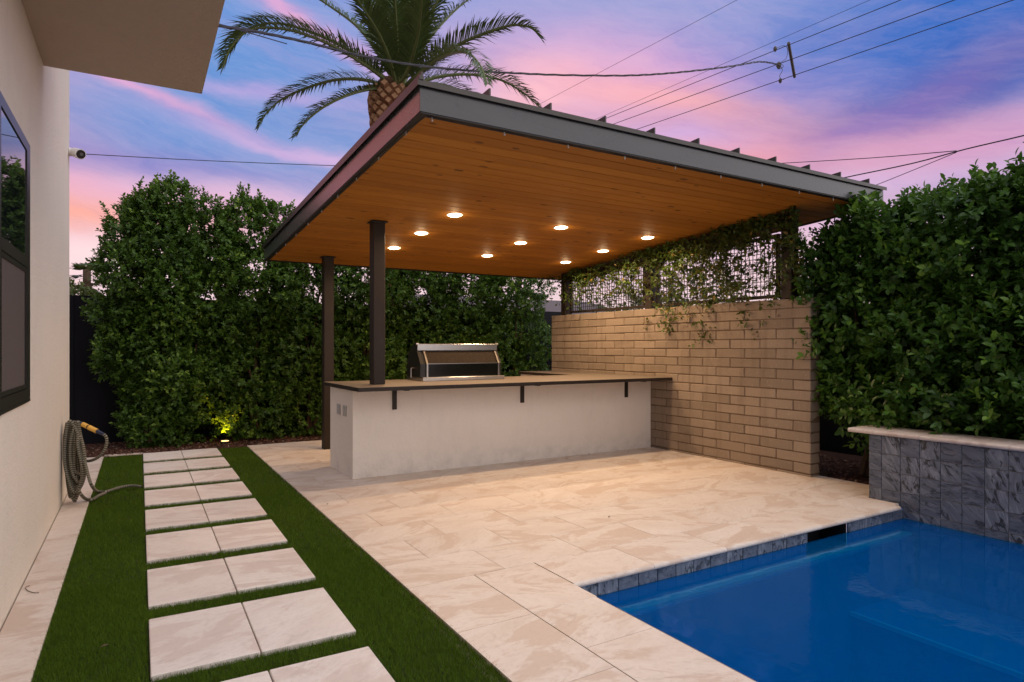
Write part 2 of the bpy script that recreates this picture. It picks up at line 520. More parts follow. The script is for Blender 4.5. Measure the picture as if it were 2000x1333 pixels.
m, t, out = material('blue pool plaster')
p = geo_pos(t)
n = t.noise(p, 260.0, 2.0, 0.8)
n2 = t.noise(p, 1.5, 4.0)
c = t.mix(n, (0.010, 0.22, 0.60, 1), (0.03, 0.36, 0.85, 1))
c = t.mix(t.math('MULTIPLY', n2, 0.25), c, (0.010, 0.20, 0.56, 1))
finish(t, out, c, 0.9, 0, 0.2)
M['plaster'] = m
M['ledge'] = plain('pale blue ledge', (0.25, 0.75, 1.0), 0.9, 0, 0.2, 0.15, 20)

m, t, out = material('pool water')
p = geo_pos(t)
wv = t.noise(t.mapping(p, (1, 1, 1)), 5.0, 3.0, 0.5, 0.6)
wv2 = t.noise(p, 130.0, 3.0, 0.75)
hh = t.math('ADD', wv, t.math('MULTIPLY', wv2, 0.02))
bmp = t.add('ShaderNodeBump', {'Height': hh, 'Strength': 0.09, 'Distance': 0.03})
fr = t.add('ShaderNodeFresnel', {'IOR': 1.33, 'Normal': bmp.outputs[0]})
gl = t.add('ShaderNodeBsdfGlossy', {'Color': (0.42, 0.78, 1, 1), 'Roughness': 0.015, 'Normal': bmp.outputs[0]})
tr = t.add('ShaderNodeBsdfTransparent', {'Color': (0.10, 0.66, 0.86, 1)})
mx = t.add('ShaderNodeMixShader', {0: fr.outputs[0]})
body = t.add('ShaderNodeBsdfDiffuse', {'Color': t.mix(t.maprange(wv2, 0.4, 0.7), (0.0, 0.085, 0.30, 1), (0.0, 0.15, 0.44, 1))})
mb = t.add('ShaderNodeMixShader', {0: 0.46})
t.l.new(tr.outputs[0], mb.inputs[1])
t.l.new(body.outputs[0], mb.inputs[2])
t.l.new(mb.outputs[0], mx.inputs[1])
t.l.new(gl.outputs[0], mx.inputs[2])
t.l.new(mx.outputs[0], out.inputs[0])
M['water'] = m

WARM = (1.0, 0.67, 0.39)
m, t, out = material('lit lamp lens')
em = t.add('ShaderNodeEmission', {'Color': (1.0, 0.80, 0.50, 1), 'Strength': 16.0})
t.l.new(em.outputs[0], out.inputs[0])
M['lamp'] = m
m, t, out = material('warm uplight lens')
em = t.add('ShaderNodeEmission', {'Color': (1.0, 0.62, 0.22, 1), 'Strength': 3.0})
t.l.new(em.outputs[0], out.inputs[0])
M['uplamp'] = m
m, t, out = material('clear bulb glass')
finish(t, out, (0.30, 0.27, 0.24, 1), 0.15, 0.0, 0.8)
M['bulb'] = m


# ------------------------------------------------------------ mesh helpers
WP = {}


def reg(o, parent=None, pos=(0, 0, 0)):
    COL.objects.link(o)
    pos = Vector(pos)
    if parent is not None:
        o.parent = parent
        o.location = pos - WP[parent]
    else:
        o.location = pos
    WP[o] = pos
    return o


def mk(name, V, Fc, mat, parent=None, pos=(0, 0, 0), smooth=False, mats=None, fmat=None):
    me = bpy.data.meshes.new(name)
    me.from_pydata([tuple(v) for v in V], [], Fc)
    me.materials.append(M[mat])
    if mats:
        for k in mats:
            me.materials.append(M[k])
        me.polygons.foreach_set('material_index', fmat)
    if smooth:
        me.polygons.foreach_set('use_smooth', [True] * len(me.polygons))
    me.update()
    o = bpy.data.objects.new(name, me)
    return reg(o, parent, pos)


def inst(name, me, parent, pos, rz=0.0):
    o = bpy.data.objects.new(name, me)
    reg(o, parent, pos)
    if rz:
        o.rotation_euler = (0, 0, rz)
    return o


def thing(name, label, cat, pos=(0, 0, 0), group=None):
    o = bpy.data.objects.new(name, None)
    o.empty_display_size = 0.1
    reg(o, None, pos)
    tag(o, label, cat, group)
    return o


def tag(o, label, cat, group=None):
    o['label'] = label
    o['category'] = cat
    if group:
        o['group'] = group
    return o


def struct(o):
    o['kind'] = 'structure'
    return o


class B:
    """collects boxes / tubes into one mesh"""

    def __init__(s):
        s.V = []
        s.F = []

    def hexa(s, P):
        b = len(s.V)
        s.V += [tuple(p) for p in P]
        for f in ((0, 3, 2, 1), (4, 5, 6, 7), (0, 1, 5, 4), (1, 2, 6, 5), (2, 3, 7, 6), (3, 0, 4, 7)):
            s.F.append(tuple(b + i for i in f))
        return s

    def box(s, x0, x1, y0, y1, z0, z1):
        return s.hexa([(x0, y0, z0), (x1, y0, z0), (x1, y1, z0), (x0, y1, z0), (x0, y0, z1), (x1, y0, z1), (x1, y1, z1), (x0, y1, z1)])

    def cbox(s, x0, x1, y0, y1, z0, z1, c=0.004):
        """box with chamfered edges"""
        b = len(s.V)
        xs, ys, zs = (x0, x1), (y0, y1), (z0, z1)
        idx = {}
        for i in (0, 1):
            for j in (0, 1):
                for k in (0, 1):
                    sx, sy, sz = (c if i == 0 else -c), (c if j == 0 else -c), (c if k == 0 else -c)
                    x, y, z = xs[i], ys[j], zs[k]
                    idx[(i, j, k, 0)] = len(s.V); s.V.append((x, y + sy, z + sz))
                    idx[(i, j, k, 1)] = len(s.V); s.V.append((x + sx, y, z + sz))
                    idx[(i, j, k, 2)] = len(s.V); s.V.append((x + sx, y + sy, z))
        F = s.F
        for i in (0, 1):
            q = [idx[(i, 0, 0, 0)], idx[(i, 1, 0, 0)], idx[(i, 1, 1, 0)], idx[(i, 0, 1, 0)]]
            F.append(tuple(q if i else q[::-1]))
            q = [idx[(0, i, 0, 1)], idx[(1, i, 0, 1)], idx[(1, i, 1, 1)], idx[(0, i, 1, 1)]]
            F.append(tuple(q[::-1] if i else q))
            q = [idx[(0, 0, i, 2)], idx[(1, 0, i, 2)], idx[(1, 1, i, 2)], idx[(0, 1, i, 2)]]
            F.append(tuple(q if i else q[::-1]))
        for a in (0, 1):
            for bb in (0, 1):
                F.append((idx[(a, bb, 0, 0)], idx[(a, bb, 1, 0)], idx[(a, bb, 1, 1)], idx[(a, bb, 0, 1)]))
                F.append((idx[(a, 0, bb, 0)], idx[(a, 1, bb, 0)], idx[(a, 1, bb, 2)], idx[(a, 0, bb, 2)]))
                F.append((idx[(0, a, bb, 1)], idx[(1, a, bb, 1)], idx[(1, a, bb, 2)], idx[(0, a, bb, 2)]))
        for i in (0, 1):
            for j in (0, 1):
                for k in (0, 1):
                    F.append((idx[(i, j, k, 0)], idx[(i, j, k, 1)], idx[(i, j, k, 2)]))
        return s

    def tube(s, pts, r, n=6, caps=True):
        pts = [Vector(p) for p in pts]
        rr = r if hasattr(r, '__len__') else [r] * len(pts)
        b = len(s.V)
        prev = None
        for i, p in enumerate(pts):
            d = (pts[min(i + 1, len(pts) - 1)] - pts[max(i - 1, 0)])
            if d.length < 1e-9:
                d = Vector((0, 0, 1))
            d.normalize()
            if prev is None:
                a = d.orthogonal().normalized()
            else:
                a = prev - d * prev.dot(d)
                a = a.normalized() if a.length > 1e-6 else d.orthogonal().normalized()
            prev = a
            c = d.cross(a)
            for k in range(n):
                th = 2 * math.pi * k / n
                s.V.append(tuple(p + (a * math.cos(th) + c * math.sin(th)) * rr[i]))
        for i in range(len(pts) - 1):
            for k in range(n):
                k2 = (k + 1) % n
                s.F.append((b + i * n + k, b + i * n + k2, b + (i + 1) * n + k2, b + (i + 1) * n + k))
        if caps:
            s.F.append(tuple(b + k for k in range(n))[::-1])
            s.F.append(tuple(b + (len(pts) - 1) * n + k for k in range(n)))
        return s

    def cyl(s, p, r, h, n=16, r2=None):
        p = Vector(p)
        return s.tube([p, p + Vector((0, 0, h))], [r, r if r2 is None else r2], n)

    def prism(s, poly, axis_pts):
        """poly: list of points (3d) ; extruded by vector"""
        b = len(s.V)
        v = Vector(axis_pts)
        n = len(poly)
        s.V += [tuple(p) for p in poly] + [tuple(Vector(p) + v) for p in poly]
        s.F.append(tuple(b + i for i in range(n))[::-1])
        s.F.append(tuple(b + n + i for i in range(n)))
        for i in range(n):
            j = (i + 1) % n
            s.F.append((b + i, b + j, b + n + j, b + n + i))
        return s

    def out(s, name, mat, parent=None, pos=(0, 0, 0), smooth=False):
        V = [(v[0] - pos[0], v[1] - pos[1], v[2] - pos[2]) for v in s.V]
        return mk(name, V, s.F, mat, parent, pos, smooth)

    def mesh(s, name, mat):
        me = bpy.data.meshes.new(name)
        me.from_pydata(s.V, [], s.F)
        me.materials.append(M[mat])
        me.update()
        return me


def spline(pts, n=8):
    P = [Vector(p) for p in pts]
    P = [P[0] * 2 - P[1]] + P + [P[-1] * 2 - P[-2]]
    o = []
    for i in range(1, len(P) - 2):
        for k in range(n):
            u = k / n
            a, b, c, d = P[i - 1], P[i], P[i + 1], P[i + 2]
            o.append(0.5 * ((2 * b) + (c - a) * u + (2 * a - 5 * b + 4 * c - d) * u * u + (3 * b - a - 3 * c + d) * u ** 3))
    o.append(P[-2])
    return o


def np_mesh(name, V, T, mat, tint=None, parent=None, smooth=False):
    """big triangle mesh from arrays"""
    me = bpy.data.meshes.new(name)
    me.vertices.add(len(V))
    me.vertices.foreach_set('co', np.ascontiguousarray(V, dtype=np.float32).ravel())
    me.loops.add(T.size)
    me.loops.foreach_set('vertex_index', np.ascontiguousarray(T, dtype=np.int32).ravel())
    k = T.shape[1]
    me.polygons.add(len(T))
    me.polygons.foreach_set('loop_start', np.arange(0, T.size, k, dtype=np.int32))
    me.polygons.foreach_set('loop_total', np.full(len(T), k, dtype=np.int32))
    me.update(calc_edges=True)
    if tint is not None:
        a = me.attributes.new('tint', 'FLOAT', 'POINT')
        a.data.foreach_set('value', np.ascontiguousarray(tint, dtype=np.float32))
    me.materials.append(M[mat])
    o = bpy.data.objects.new(name, me)
    return reg(o, parent, (0, 0, 0))


def unit(a):
    return a / np.maximum(np.linalg.norm(a, axis=-1, keepdims=True), 1e-9)


def leaves_arrays(P, D, N, L, Wd, tint):
    """P base points, D leaf directions, N leaf normals, L lengths, Wd half widths -> verts, tris, tint"""
    n = len(P)
    N = unit(N - (N * D).sum(1, keepdims=True) * D)
    S = np.cross(D, N)
    L = L[:, None]
    Wd = Wd[:, None]
    v0 = P
    vl = P + D * L * 0.42 + S * Wd + N * Wd * 0.35
    vr = P + D * L * 0.42 - S * Wd + N * Wd * 0.35
    vm = P + D * L * 0.50 - N * L * 0.02
    vl2 = P + D * L * 0.76 + S * Wd * 0.72 + N * Wd * 0.15
    vr2 = P + D * L * 0.76 - S * Wd * 0.72 + N * Wd * 0.15
    vt = P + D * L - N * L * 0.10
    V = np.stack([v0, vl, vr, vm, vl2, vr2, vt], 1).reshape(-1, 3)
    base = (np.arange(n) * 7)[:, None, None]
    tri = np.array([[0, 3, 1], [0, 2, 3], [1, 3, 4], [3, 2, 5], [4, 3, 6], [3, 5, 6]])[None]
    T = (base + tri).reshape(-1, 3)
    return V, T, np.repeat(tint, 7)


def sprigs(P, A, per, leaf, rng, spread=(0.5, 1.25), tw=1.0, broad=0.30):
    """leaf rosettes: P points, A twig axes"""
    n = len(P)
    tot = n * per
    A = unit(A)
    ref = np.tile(np.array([0.0, 0.0, 1.0]), (n, 1)) + rng.normal(0, 0.3, (n, 3))
    Bx = unit(np.cross(A, ref))
    Cx = np.cross(A, Bx)
    k = np.tile(np.arange(per), n)
    i = np.repeat(np.arange(n), per)
    tt = (k + rng.random(tot) * 0.6) / per
    phi = k * 2.39996 + np.repeat(rng.random(n) * 6.28, per) + rng.normal(0, 0.25, tot)
    th = spread[1] + (spread[0] - spread[1]) * tt + rng.normal(0, 0.18, tot)
    a, b, c = A[i], Bx[i], Cx[i]
    D = a * np.cos(th)[:, None] + (b * np.cos(phi)[:, None] + c * np.sin(phi)[:, None]) * np.sin(th)[:, None]
    D = unit(D)
    N = a + np.array([0, 0, 0.55]) + rng.normal(0, 0.25, (tot, 3))
    base = P[i] + a * (tt * leaf * 1.9 * tw)[:, None]
    L = leaf * rng.uniform(0.5, 1.2, tot) * (1.0 - 0.25 * tt)
    tint = np.clip(0.45 * tt + np.repeat(rng.normal(0.28, 0.16, n), per) + rng.normal(0, 0.08, tot), 0, 1)
    return leaves_arrays(base, D, N, L, L * broad, tint)


def blobs_surface(blobs, n, rng, inner=0.14):
    """points near the surface of a union of ellipsoids (cx,cy,cz,rx,ry,rz)"""
    Bl = np.array(blobs, float)
    area = (Bl[:, 3] * Bl[:, 4] + Bl[:, 4] * Bl[:, 5] + Bl[:, 3] * Bl[:, 5])
    pr = area / area.sum()
    idx = rng.choice(len(Bl), n * 2, p=pr)
    d = unit(rng.normal(0, 1, (n * 2, 3)))
    s = 1.0 - np.abs(rng.normal(0, inner, n * 2))
    P = Bl[idx, :3] + d * Bl[idx, 3:] * s[:, None]
    Nn = unit(d / Bl[idx, 3:])
    keep = np.ones(n * 2, bool)
    for k in range(len(Bl)):
        q = (((P - Bl[k, :3]) / Bl[k, 3:]) ** 2).sum(1)
        keep &= ~((q < 0.45) & (idx != k))
    P, Nn = P[keep][:n], Nn[keep][:n]
    return P, Nn, rng.normal(0, 0.13, len(Bl))[idx[keep][:n]]


GA = math.radians(1.0)


def G(x, y):
    """house and path are turned one degree against the pavilion"""
    return (x * math.cos(GA) + y * math.sin(GA), -x * math.sin(GA) + y * math.cos(GA))


# ------------------------------------------------------------ ground
POOL = (2.13, 5.50, -3.0, 2.86)   # x0 x1 y0 y1
b = B()
g0, g1 = -400.0, 400.0
zg = -0.045
px0, px1, py0, py1 = 2.0, 5.6, -3.1, 3.0
quads = [(g0, px0, g0, g1), (px1, g1, g0, g1), (px0, px1, g0, py0), (px0, px1, py1, g1)]
V, Fc = [], []
for (x0, x1, y0, y1) in quads:
    k = len(V)
    V += [(x0, y0, zg), (x1, y0, zg), (x1, y1, zg), (x0, y1, zg)]
    Fc.append((k, k + 1, k + 2, k + 3))
struct(mk('ground', V, Fc, 'ground'))

# planting bed strips with bark mulch
b = B()
b.box(-3.5, 9.0, 9.06, 10.6, -0.04, -0.015)
b.box(6.0, 9.0, -3.0, 9.06, -0.04, -0.016)
b.box(5.92, 6.0, -3.0, 3.14, -0.04, 0.20)
bed = struct(b.out('planting_bed', 'mulch'))


def chips(n, x0, x1, y0, y1, z, rng, parent):
    P = np.stack([rng.uniform(x0, x1, n), rng.uniform(y0, y1, n), np.full(n, z) + rng.uniform(0, 0.02, n)], 1)
    a = rng.uniform(0, 6.28, n)
    D = unit(np.stack([np.cos(a), np.sin(a), rng.normal(0, 0.4, n)], 1))
    N = unit(np.array([0, 0, 1.0]) + rng.normal(0, 0.5, (n, 3)))
    S = unit(np.cross(D, N))
    L = rng.uniform(0.008, 0.03, n)[:, None]
    Wd = rng.uniform(0.004, 0.010, n)[:, None]
    v = np.stack([P - D * L, P + S * Wd, P + D * L, P - S * Wd, P + N * 0.008], 1).reshape(-1, 3)
    base_i = (np.arange(n) * 5)[:, None, None]
    T = (base_i + np.array([[0, 1, 4], [1, 2, 4], [2, 3, 4], [3, 0, 4]])[None]).reshape(-1, 3)
    return v, T, np.repeat(rng.random(n), 5)


v1, t1, c1 = chips(15000, -1.5, 6.8, 9.07, 10.3, -0.014, RNG, None)
v2, t2, c2 = chips(4000, 6.03, 7.2, 2.6, 6.0, -0.014, RNG, None)
mo = np_mesh('bark_mulch', np.concatenate([v1, v2]), np.concatenate([t1, t2 + len(v1)]), 'chip', np.concatenate([c1, c2]))
mo['kind'] = 'stuff'
tag(mo, 'reddish brown bark mulch scattered under the hedges', 'mulch')

# ------------------------------------------------------------ patio
b = B()
b.box(1.28, 6.02, 3.0, 9.055, -0.040, -0.030)
b.box(1.24, 2.08, -3.0, 3.0, -0.040, -0.030)
b.box(5.62, 6.02, 3.16, 3.28, -0.0395, -0.0295)
patio = struct(b.out('patio', 'joint'))


def edge_left(y):
    return 1.260 + 0.0135 * y


slab_cache = {}


def slab(parent, x0, x1, y0, y1, name='paving_slab', zt=0.0, th=0.028, gap=0.0016, mat='travertine', jit=0.0006):
    w_, d_ = round(x1 - x0 - 2 * gap, 4), round(y1 - y0 - 2 * gap, 4)
    key = (w_, d_, th, mat)
    if key not in slab_cache:
        slab_cache[key] = B().cbox(-w_ / 2, w_ / 2, -d_ / 2, d_ / 2, -th, 0, 0.0018).mesh(name, mat)
    return inst(name, slab_cache[key], parent, ((x0 + x1) / 2, (y0 + y1) / 2, zt + random.uniform(-jit, jit)))


def slab_cut(parent, x1, y0, y1):
    """slab whose left side follows the turf edge"""
    g = 0.0016
    xa, xb = edge_left(y0) + g, edge_left(y1) + g
    y0, y1, x1 = y0 + g, y1 - g, x1 - g
    cx, cy = (xa + x1) / 2, (y0 + y1) / 2
    z0, z1 = -0.028, 0.0
    P = [(xa, y0, z0), (x1, y0, z0), (x1, y1, z0), (xb, y1, z0), (xa, y0, z1), (x1, y0, z1), (x1, y1, z1), (xb, y1, z1)]
    return B().hexa(P).out('paving_slab', 'travertine', parent, (cx, cy, 0))


row = 0
y = 3.25
while y < 9.0:
    y1 = min(y + 0.4075, 9.055)
    off = 1.91 if row % 2 == 0 else 1.605
    xs = []
    x = off - 0.61 * 3
    while x < 6.02:
        xs.append(x)
        x += 0.61
    xs = [x for x in xs if x > edge_left(y) + 0.12]
    slab_cut(patio, xs[0], y, y1)
    for k, x in enumerate(xs):
        x2 = xs[k + 1] if k + 1 < len(xs) else 6.02
        if x2 - x > 0.05:
            slab(patio, x, x2, y, y1)
    row += 1
    y = y1
# column left of the pool coping
ys = [-3.0, -2.2, -1.6, -1.0, -0.4, 0.2, 0.8, 1.42, 2.02, 2.63, 3.25]
for y0, y1 in zip(ys[:-1], ys[1:]):
    slab_cut(patio, 1.705, y0, y1)

# pool coping, pieces with a rounded nose
coping = struct(B().box(1.72, 2.16, -3.0, 2.8, -0.0445, -0.0345).out('pool_coping', 'joint'))


def coping_piece(parent, x0, x1, y0, y1, side, zt=0.0, th=0.034, mat='travertine', name='coping_stone'):
    """side: which edge is bullnosed"""
    g = 0.0016
    x0 += g; x1 -= g; y0 += g; y1 -= g
    cx, cy = (x0 + x1) / 2, (y0 + y1) / 2
    prof = []
    R = th / 2
    for k in range(7):
        a = math.pi / 2 - math.pi * k / 6
        prof.append((math.cos(a) * R, -R + math.sin(a) * R))
    if side == 'x+':
        poly = [(x0 - cx, y0 - cy, 0)] + [(x1 - R + p - cx, y0 - cy, q) for p, q in prof] + [(x0 - cx, y0 - cy, -th)]
        bb = B().prism(poly, (0, y1 - y0, 0))
    elif side == 'y-':
        poly = [(x0 - cx, y1 - cy, 0)] + [(x0 - cx, y0 + R - p - cy, q) for p, q in prof] + [(x0 - cx, y1 - cy, -th)]
        bb = B().prism(poly, (x1 - x0, 0, 0))
    elif side == 'x-':
        poly = [(x1 - cx, y0 - cy, 0)] + [(x0 + R - p - cx, y0 - cy, q) for p, q in prof] + [(x1 - cx, y0 - cy, -th)]
        bb = B().prism(poly, (0, y1 - y0, 0))
    me = bb.mesh(name, mat)
    return inst(name, me, parent, (cx, cy, zt))


cy_ = [-3.0, -2.2, -1.6, -1.0, -0.4, 0.2, 0.8, 1.6, 2.21, 2.64]
for y0, y1 in zip(cy_[:-1], cy_[1:]):
    coping_piece(coping, 1.708, 2.112, y0, y1, 'x+')
slab(coping, 1.708, 2.112, 2.64, 3.248, 'coping_stone', th=0.034)
cx_ = [2.116, 2.71, 3.345, 3.93, 4.54, 5.01, 5.42]
for x0, x1 in zip(cx_[:-1], cx_[1:]):
    coping_piece(coping, x0, x1, 2.842, 3.248, 'y-')
slab(coping, 5.42, 5.495, 2.90, 3.248, 'coping_stone', th=0.034)
slab(coping, 5.497, 6.018, 3.162, 3.248, 'coping_stone', th=0.034)

# ------------------------------------------------------------ pool
WZ = -0.11
x0, x1, y0, y1 = POOL
zb = -1.35
b = B()
V = [(x0, y0, -0.03), (x1 + 0.02, y0, -0.03), (x1 + 0.02, y1 + 0.02, -0.03), (x0, y1 + 0.02, -0.03),
     (x0, y0, zb), (x1 + 0.02, y0, zb), (x1 + 0.02, y1 + 0.02, zb), (x0, y1 + 0.02, zb)]
Fc = [(4, 5, 6, 7), (0, 1, 5, 4), (1, 2, 6, 5), (3, 0, 4, 7)]
yf = y1 + 0.02
V += [(4.22, yf, -0.03), (4.72, yf, -0.03), (4.22, yf, -0.25), (4.72, yf, -0.25), (4.22, yf, zb), (4.72, yf, zb)]
Fc += [(3, 7, 12, 10, 8), (8, 10, 10), (9, 11, 13, 6, 2), (10, 12, 13, 11)]
Fc = [f_ for f_ in Fc if len(set(f_)) == len(f_)]
pool = struct(mk('pool_basin', V, Fc, 'plaster'))
# bench along the raised wall and small cove under the tile band
B().box(4.62, 5.515, -2.98, 2.865, -1.34, -0.66).out('bench', 'plaster', pool)
B().box(4.60, 4.618, -2.97, 2.86, -0.69, -0.658).out('bench_edge', 'ledge', pool)
B().box(2.14, 5.50, 2.80, 2.870, -0.235, -0.215).out('cove', 'ledge', pool)
B().box(2.14, 5.50, 2.78, 2.872, -1.34, -0.236).out('cove_wall', 'plaster', pool)
# skimmer mouth
b = B()
b.box(4.22, 4.72, 3.1, 3.11, -0.25, -0.03)
b.box(4.215, 4.225, 2.885, 3.1, -0.25, -0.036)
b.box(4.715, 4.725, 2.885, 3.1, -0.25, -0.036)
b.box(4.22, 4.72, 2.885, 3.1, -0.26, -0.25)
b.out('skimmer_box', 'blackgap', pool)

tile_m = {}


def tile(parent, axis, u0, u1, z0, z1, plane, th=0.010, gap=0.0024):
    """a slate tile standing in the plane x=plane (axis 'x') or y=plane (axis 'y')"""
    wd, ht = round(u1 - u0 - 2 * gap, 3), round(z1 - z0 - 2 * gap, 3)
    key = (axis, wd, ht)
    if key not in tile_m:
        if axis == 'x':
            tile_m[key] = B().cbox(-th / 2, th / 2, -wd / 2, wd / 2, -ht / 2, ht / 2, 0.0012).mesh('slate_tile', 'slate')
        else:
            tile_m[key] = B().cbox(-wd / 2, wd / 2, -th / 2, th / 2, -ht / 2, ht / 2, 0.0012).mesh('slate_tile', 'slate')
    j = random.uniform(-0.0008, 0.0008)
    c = ((plane + j), (u0 + u1) / 2, (z0 + z1) / 2) if axis == 'x' else ((u0 + u1) / 2, plane + j, (z0 + z1) / 2)
    return inst('slate_tile', tile_m[key], parent, c)


# the two waterline bands (far and left side)
x = 2.145
while x < 5.49:
    x2 = min(x + 0.153, 5.492)
    if x < 4.22 < x2:
        x2 = 4.22
    if abs(x - 4.22) < 1e-6:
        x = 4.72
        x2 = x + 0.153
    if True:
        tile(pool, 'y', x, x2, -0.122, -0.036, 2.872)
    x = x2
y = -2.9
while y < 2.85:
    y2 = min(y + 0.305, 2.86)
    tile(pool, 'x', y, y2, -0.122, -0.036, 2.137)
    y = y2

wo_ = mk('pool_water', [(2.131, -2.999, WZ), (5.494, -2.999, WZ), (5.494, 2.866, WZ), (2.131, 2.866, WZ)], [(0, 1, 2, 3)], 'water')
struct(wo_)

# raised pool wall with slate tiles and stone coping
rw = thing('raised_pool_wall', 'low wall clad in blue grey slate tiles with pale stone coping beside the pool', 'wall', (5.6, 1.0, 0))
B().box(5.508, 5.90, -2.9, 3.153, -0.128, 0.549).out('core', 'grout', rw)
rows = [(-0.124, -0.052), (-0.052, 0.098), (0.098, 0.248), (0.248, 0.398), (0.398, 0.5485)]
for (z0, z1) in rows:
    y = 3.155
    first = True
    while y > -1.6:
        y2 = y - (0.108 if first else 0.1525)
        if not (z0 < -0.3 and y > 2.87):
            tile(rw, 'x', y2, y, max(z0, -0.298), z1, 5.504)
        first = False
        y = y2
for (z0, z1) in rows[1:]:
    for k in range(2):
        tile(rw, 'y', 5.512 + 0.192 * k, 5.512 + 0.192 * (k + 1), z0, z1, 3.158)
yy = [3.33, 2.735, 2.12, 1.51, 0.9, 0.3, -0.3, -0.9, -1.5, -2.1, -2.8]
for a_, b_ in zip(yy[:-1], yy[1:]):
    coping_piece(rw, 5.468, 5.86, b_, a_, 'x-', 0.587, 0.036, 'coping', 'coping_stone')

# ------------------------------------------------------------ house
wl = -0.557                       # wall line in house coordinates
hx = thing('house', 'cream stucco house wall with dark framed window and jutting upper storey', 'house', (-0.5, 3.5, 0))


def gpt(x, y, z):
    X, Y = G(x, y)
    return (X, Y, z)


yw0, yw1, zw0, zw1 = 3.64, 4.60, 1.005, 2.462
YA, YB, ZT = -6.0, 7.14, 6.2
ysx = [YA, yw0, yw1, YB]
zsx = [-0.04, zw0, zw1, ZT]
V, Fc = [], []
for yv in ysx:
    for zv in zsx:
        V.append(gpt(wl, yv, zv))
for i in range(3):
    for j in range(3):
        if i == 1 and j == 1:
            continue
        Fc.append((i * 4 + j, (i + 1) * 4 + j, (i + 1) * 4 + j + 1, i * 4 + j + 1))
k = len(V)
V += [gpt(wl - 4, YA, -0.04), gpt(wl - 4, YB, -0.04), gpt(wl - 4, YA, ZT), gpt(wl - 4, YB, ZT)]
Fc += [(12, k + 1, k + 3, 15), (k, 0, 3, k + 2), (3, 15, k + 3, k + 2)]
# reveal of the window opening
k = len(V)
for (yv, zv) in ((yw0, zw0), (yw1, zw0), (yw1, zw1), (yw0, zw1)):
    V.append(gpt(wl, yv, zv))
    V.append(gpt(wl - 0.10, yv, zv))
for i in range(4):
    j = (i + 1) % 4
    Fc.append((k + 2 * i, k + 2 * j, k + 2 * j + 1, k + 2 * i + 1))
mk('wall', V, Fc, 'house', hx)


def gbox(bb, x0, x1, y0, y1, z0, z1):
    P = [gpt(x0, y0, z0), gpt(x1, y0, z0), gpt(x1, y1, z0), gpt(x0, y1, z0), gpt(x0, y0, z1), gpt(x1, y0, z1), gpt(x1, y1, z1), gpt(x0, y1, z1)]
    return bb.hexa(P)


# upper storey that juts out over the path
zs = 3.197
gbox(B(), wl + 0.001, 0.405, -6.0, 5.305, zs + 0.003, 6.0).out('upper_storey', 'house', hx)
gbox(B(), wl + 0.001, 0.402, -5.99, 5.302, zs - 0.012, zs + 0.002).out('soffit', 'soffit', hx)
# window
bb = B()
f = 0.060
fR = 0.115
gbox(bb, wl - 0.05, wl + 0.012, yw0 + 0.003, yw0 + f, zw0 + 0.003, zw1 - 0.003)
gbox(bb, wl - 0.05, wl + 0.012, yw1 - fR, yw1 - 0.003, zw0 + 0.003, zw1 - 0.003)
gbox(bb, wl - 0.05, wl + 0.012, yw0 + f, yw1 - fR, zw1 - f, zw1 - 0.003)
gbox(bb, wl - 0.05, wl + 0.012, yw0 + f, yw1 - fR, zw0 + 0.003, zw0 + f)
gbox(bb, wl - 0.048, wl + 0.013, yw0 + f, yw1 - fR, 1.745, 1.805)
win = bb.out('window', 'frame', hx)
gbox(B(), wl - 0.004, wl + 0.007, yw0 + f, yw1 - fR, 1.805, zw1 - f).out('pane', 'glass', win)
gbox(B(), wl - 0.030, wl - 0.020, yw0 + f, yw1 - fR, zw0 + f, 1.745).out('pane', 'glass', win)
bb = B()
s_ = 0.022
ya, yb, za, zc = yw0 + f + 0.004, yw1 - fR - 0.004, zw0 + f + 0.004, 1.741
gbox(bb, wl - 0.010, wl + 0.010, ya, ya + s_, za, zc)
gbox(bb, wl - 0.010, wl + 0.010, yb - s_, yb, za, zc)
gbox(bb, wl - 0.010, wl + 0.010, ya + s_, yb - s_, za, za + s_)
gbox(bb, wl - 0.010, wl + 0.010, ya + s_, yb - s_, zc - s_, zc)
bb.out('screen_frame', 'frame', win)
gbox(B(), wl - 0.004, wl + 0.003, ya + s_, yb - s_, za + s_, zc - s_).out('insect_screen', 'screen', win)
gbox(B(), wl + 0.001, wl + 0.013, yw0 + 0.002, yw1 - 0.002, zw0 - 0.016, zw0 + 0.001).out('window_sill', 'frame', hx)

# ------------------------------------------------------------ strip along the house, path pavers
strip = struct(gbox(B(), wl + 0.002, -0.355, -3.0, 9.04, -0.040, -0.030).out('house_strip', 'joint'))


def gslab(parent, x0, x1, y0, y1, name, mat, th=0.034, zt=0.0):
    g = 0.002
    w_, d_ = round(x1 - x0 - 2 * g, 4), round(y1 - y0 - 2 * g, 4)
    key = ('g', w_, d_, th, mat)
    if key not in slab_cache:
        slab_cache[key] = B().cbox(-w_ / 2, w_ / 2, -d_ / 2, d_ / 2, -th, 0, 0.003).mesh(name, mat)
    X, Y = G((x0 + x1) / 2, (y0 + y1) / 2)
    return inst(name, slab_cache[key], parent, (X, Y, zt + random.uniform(-0.001, 0.001)), -GA)


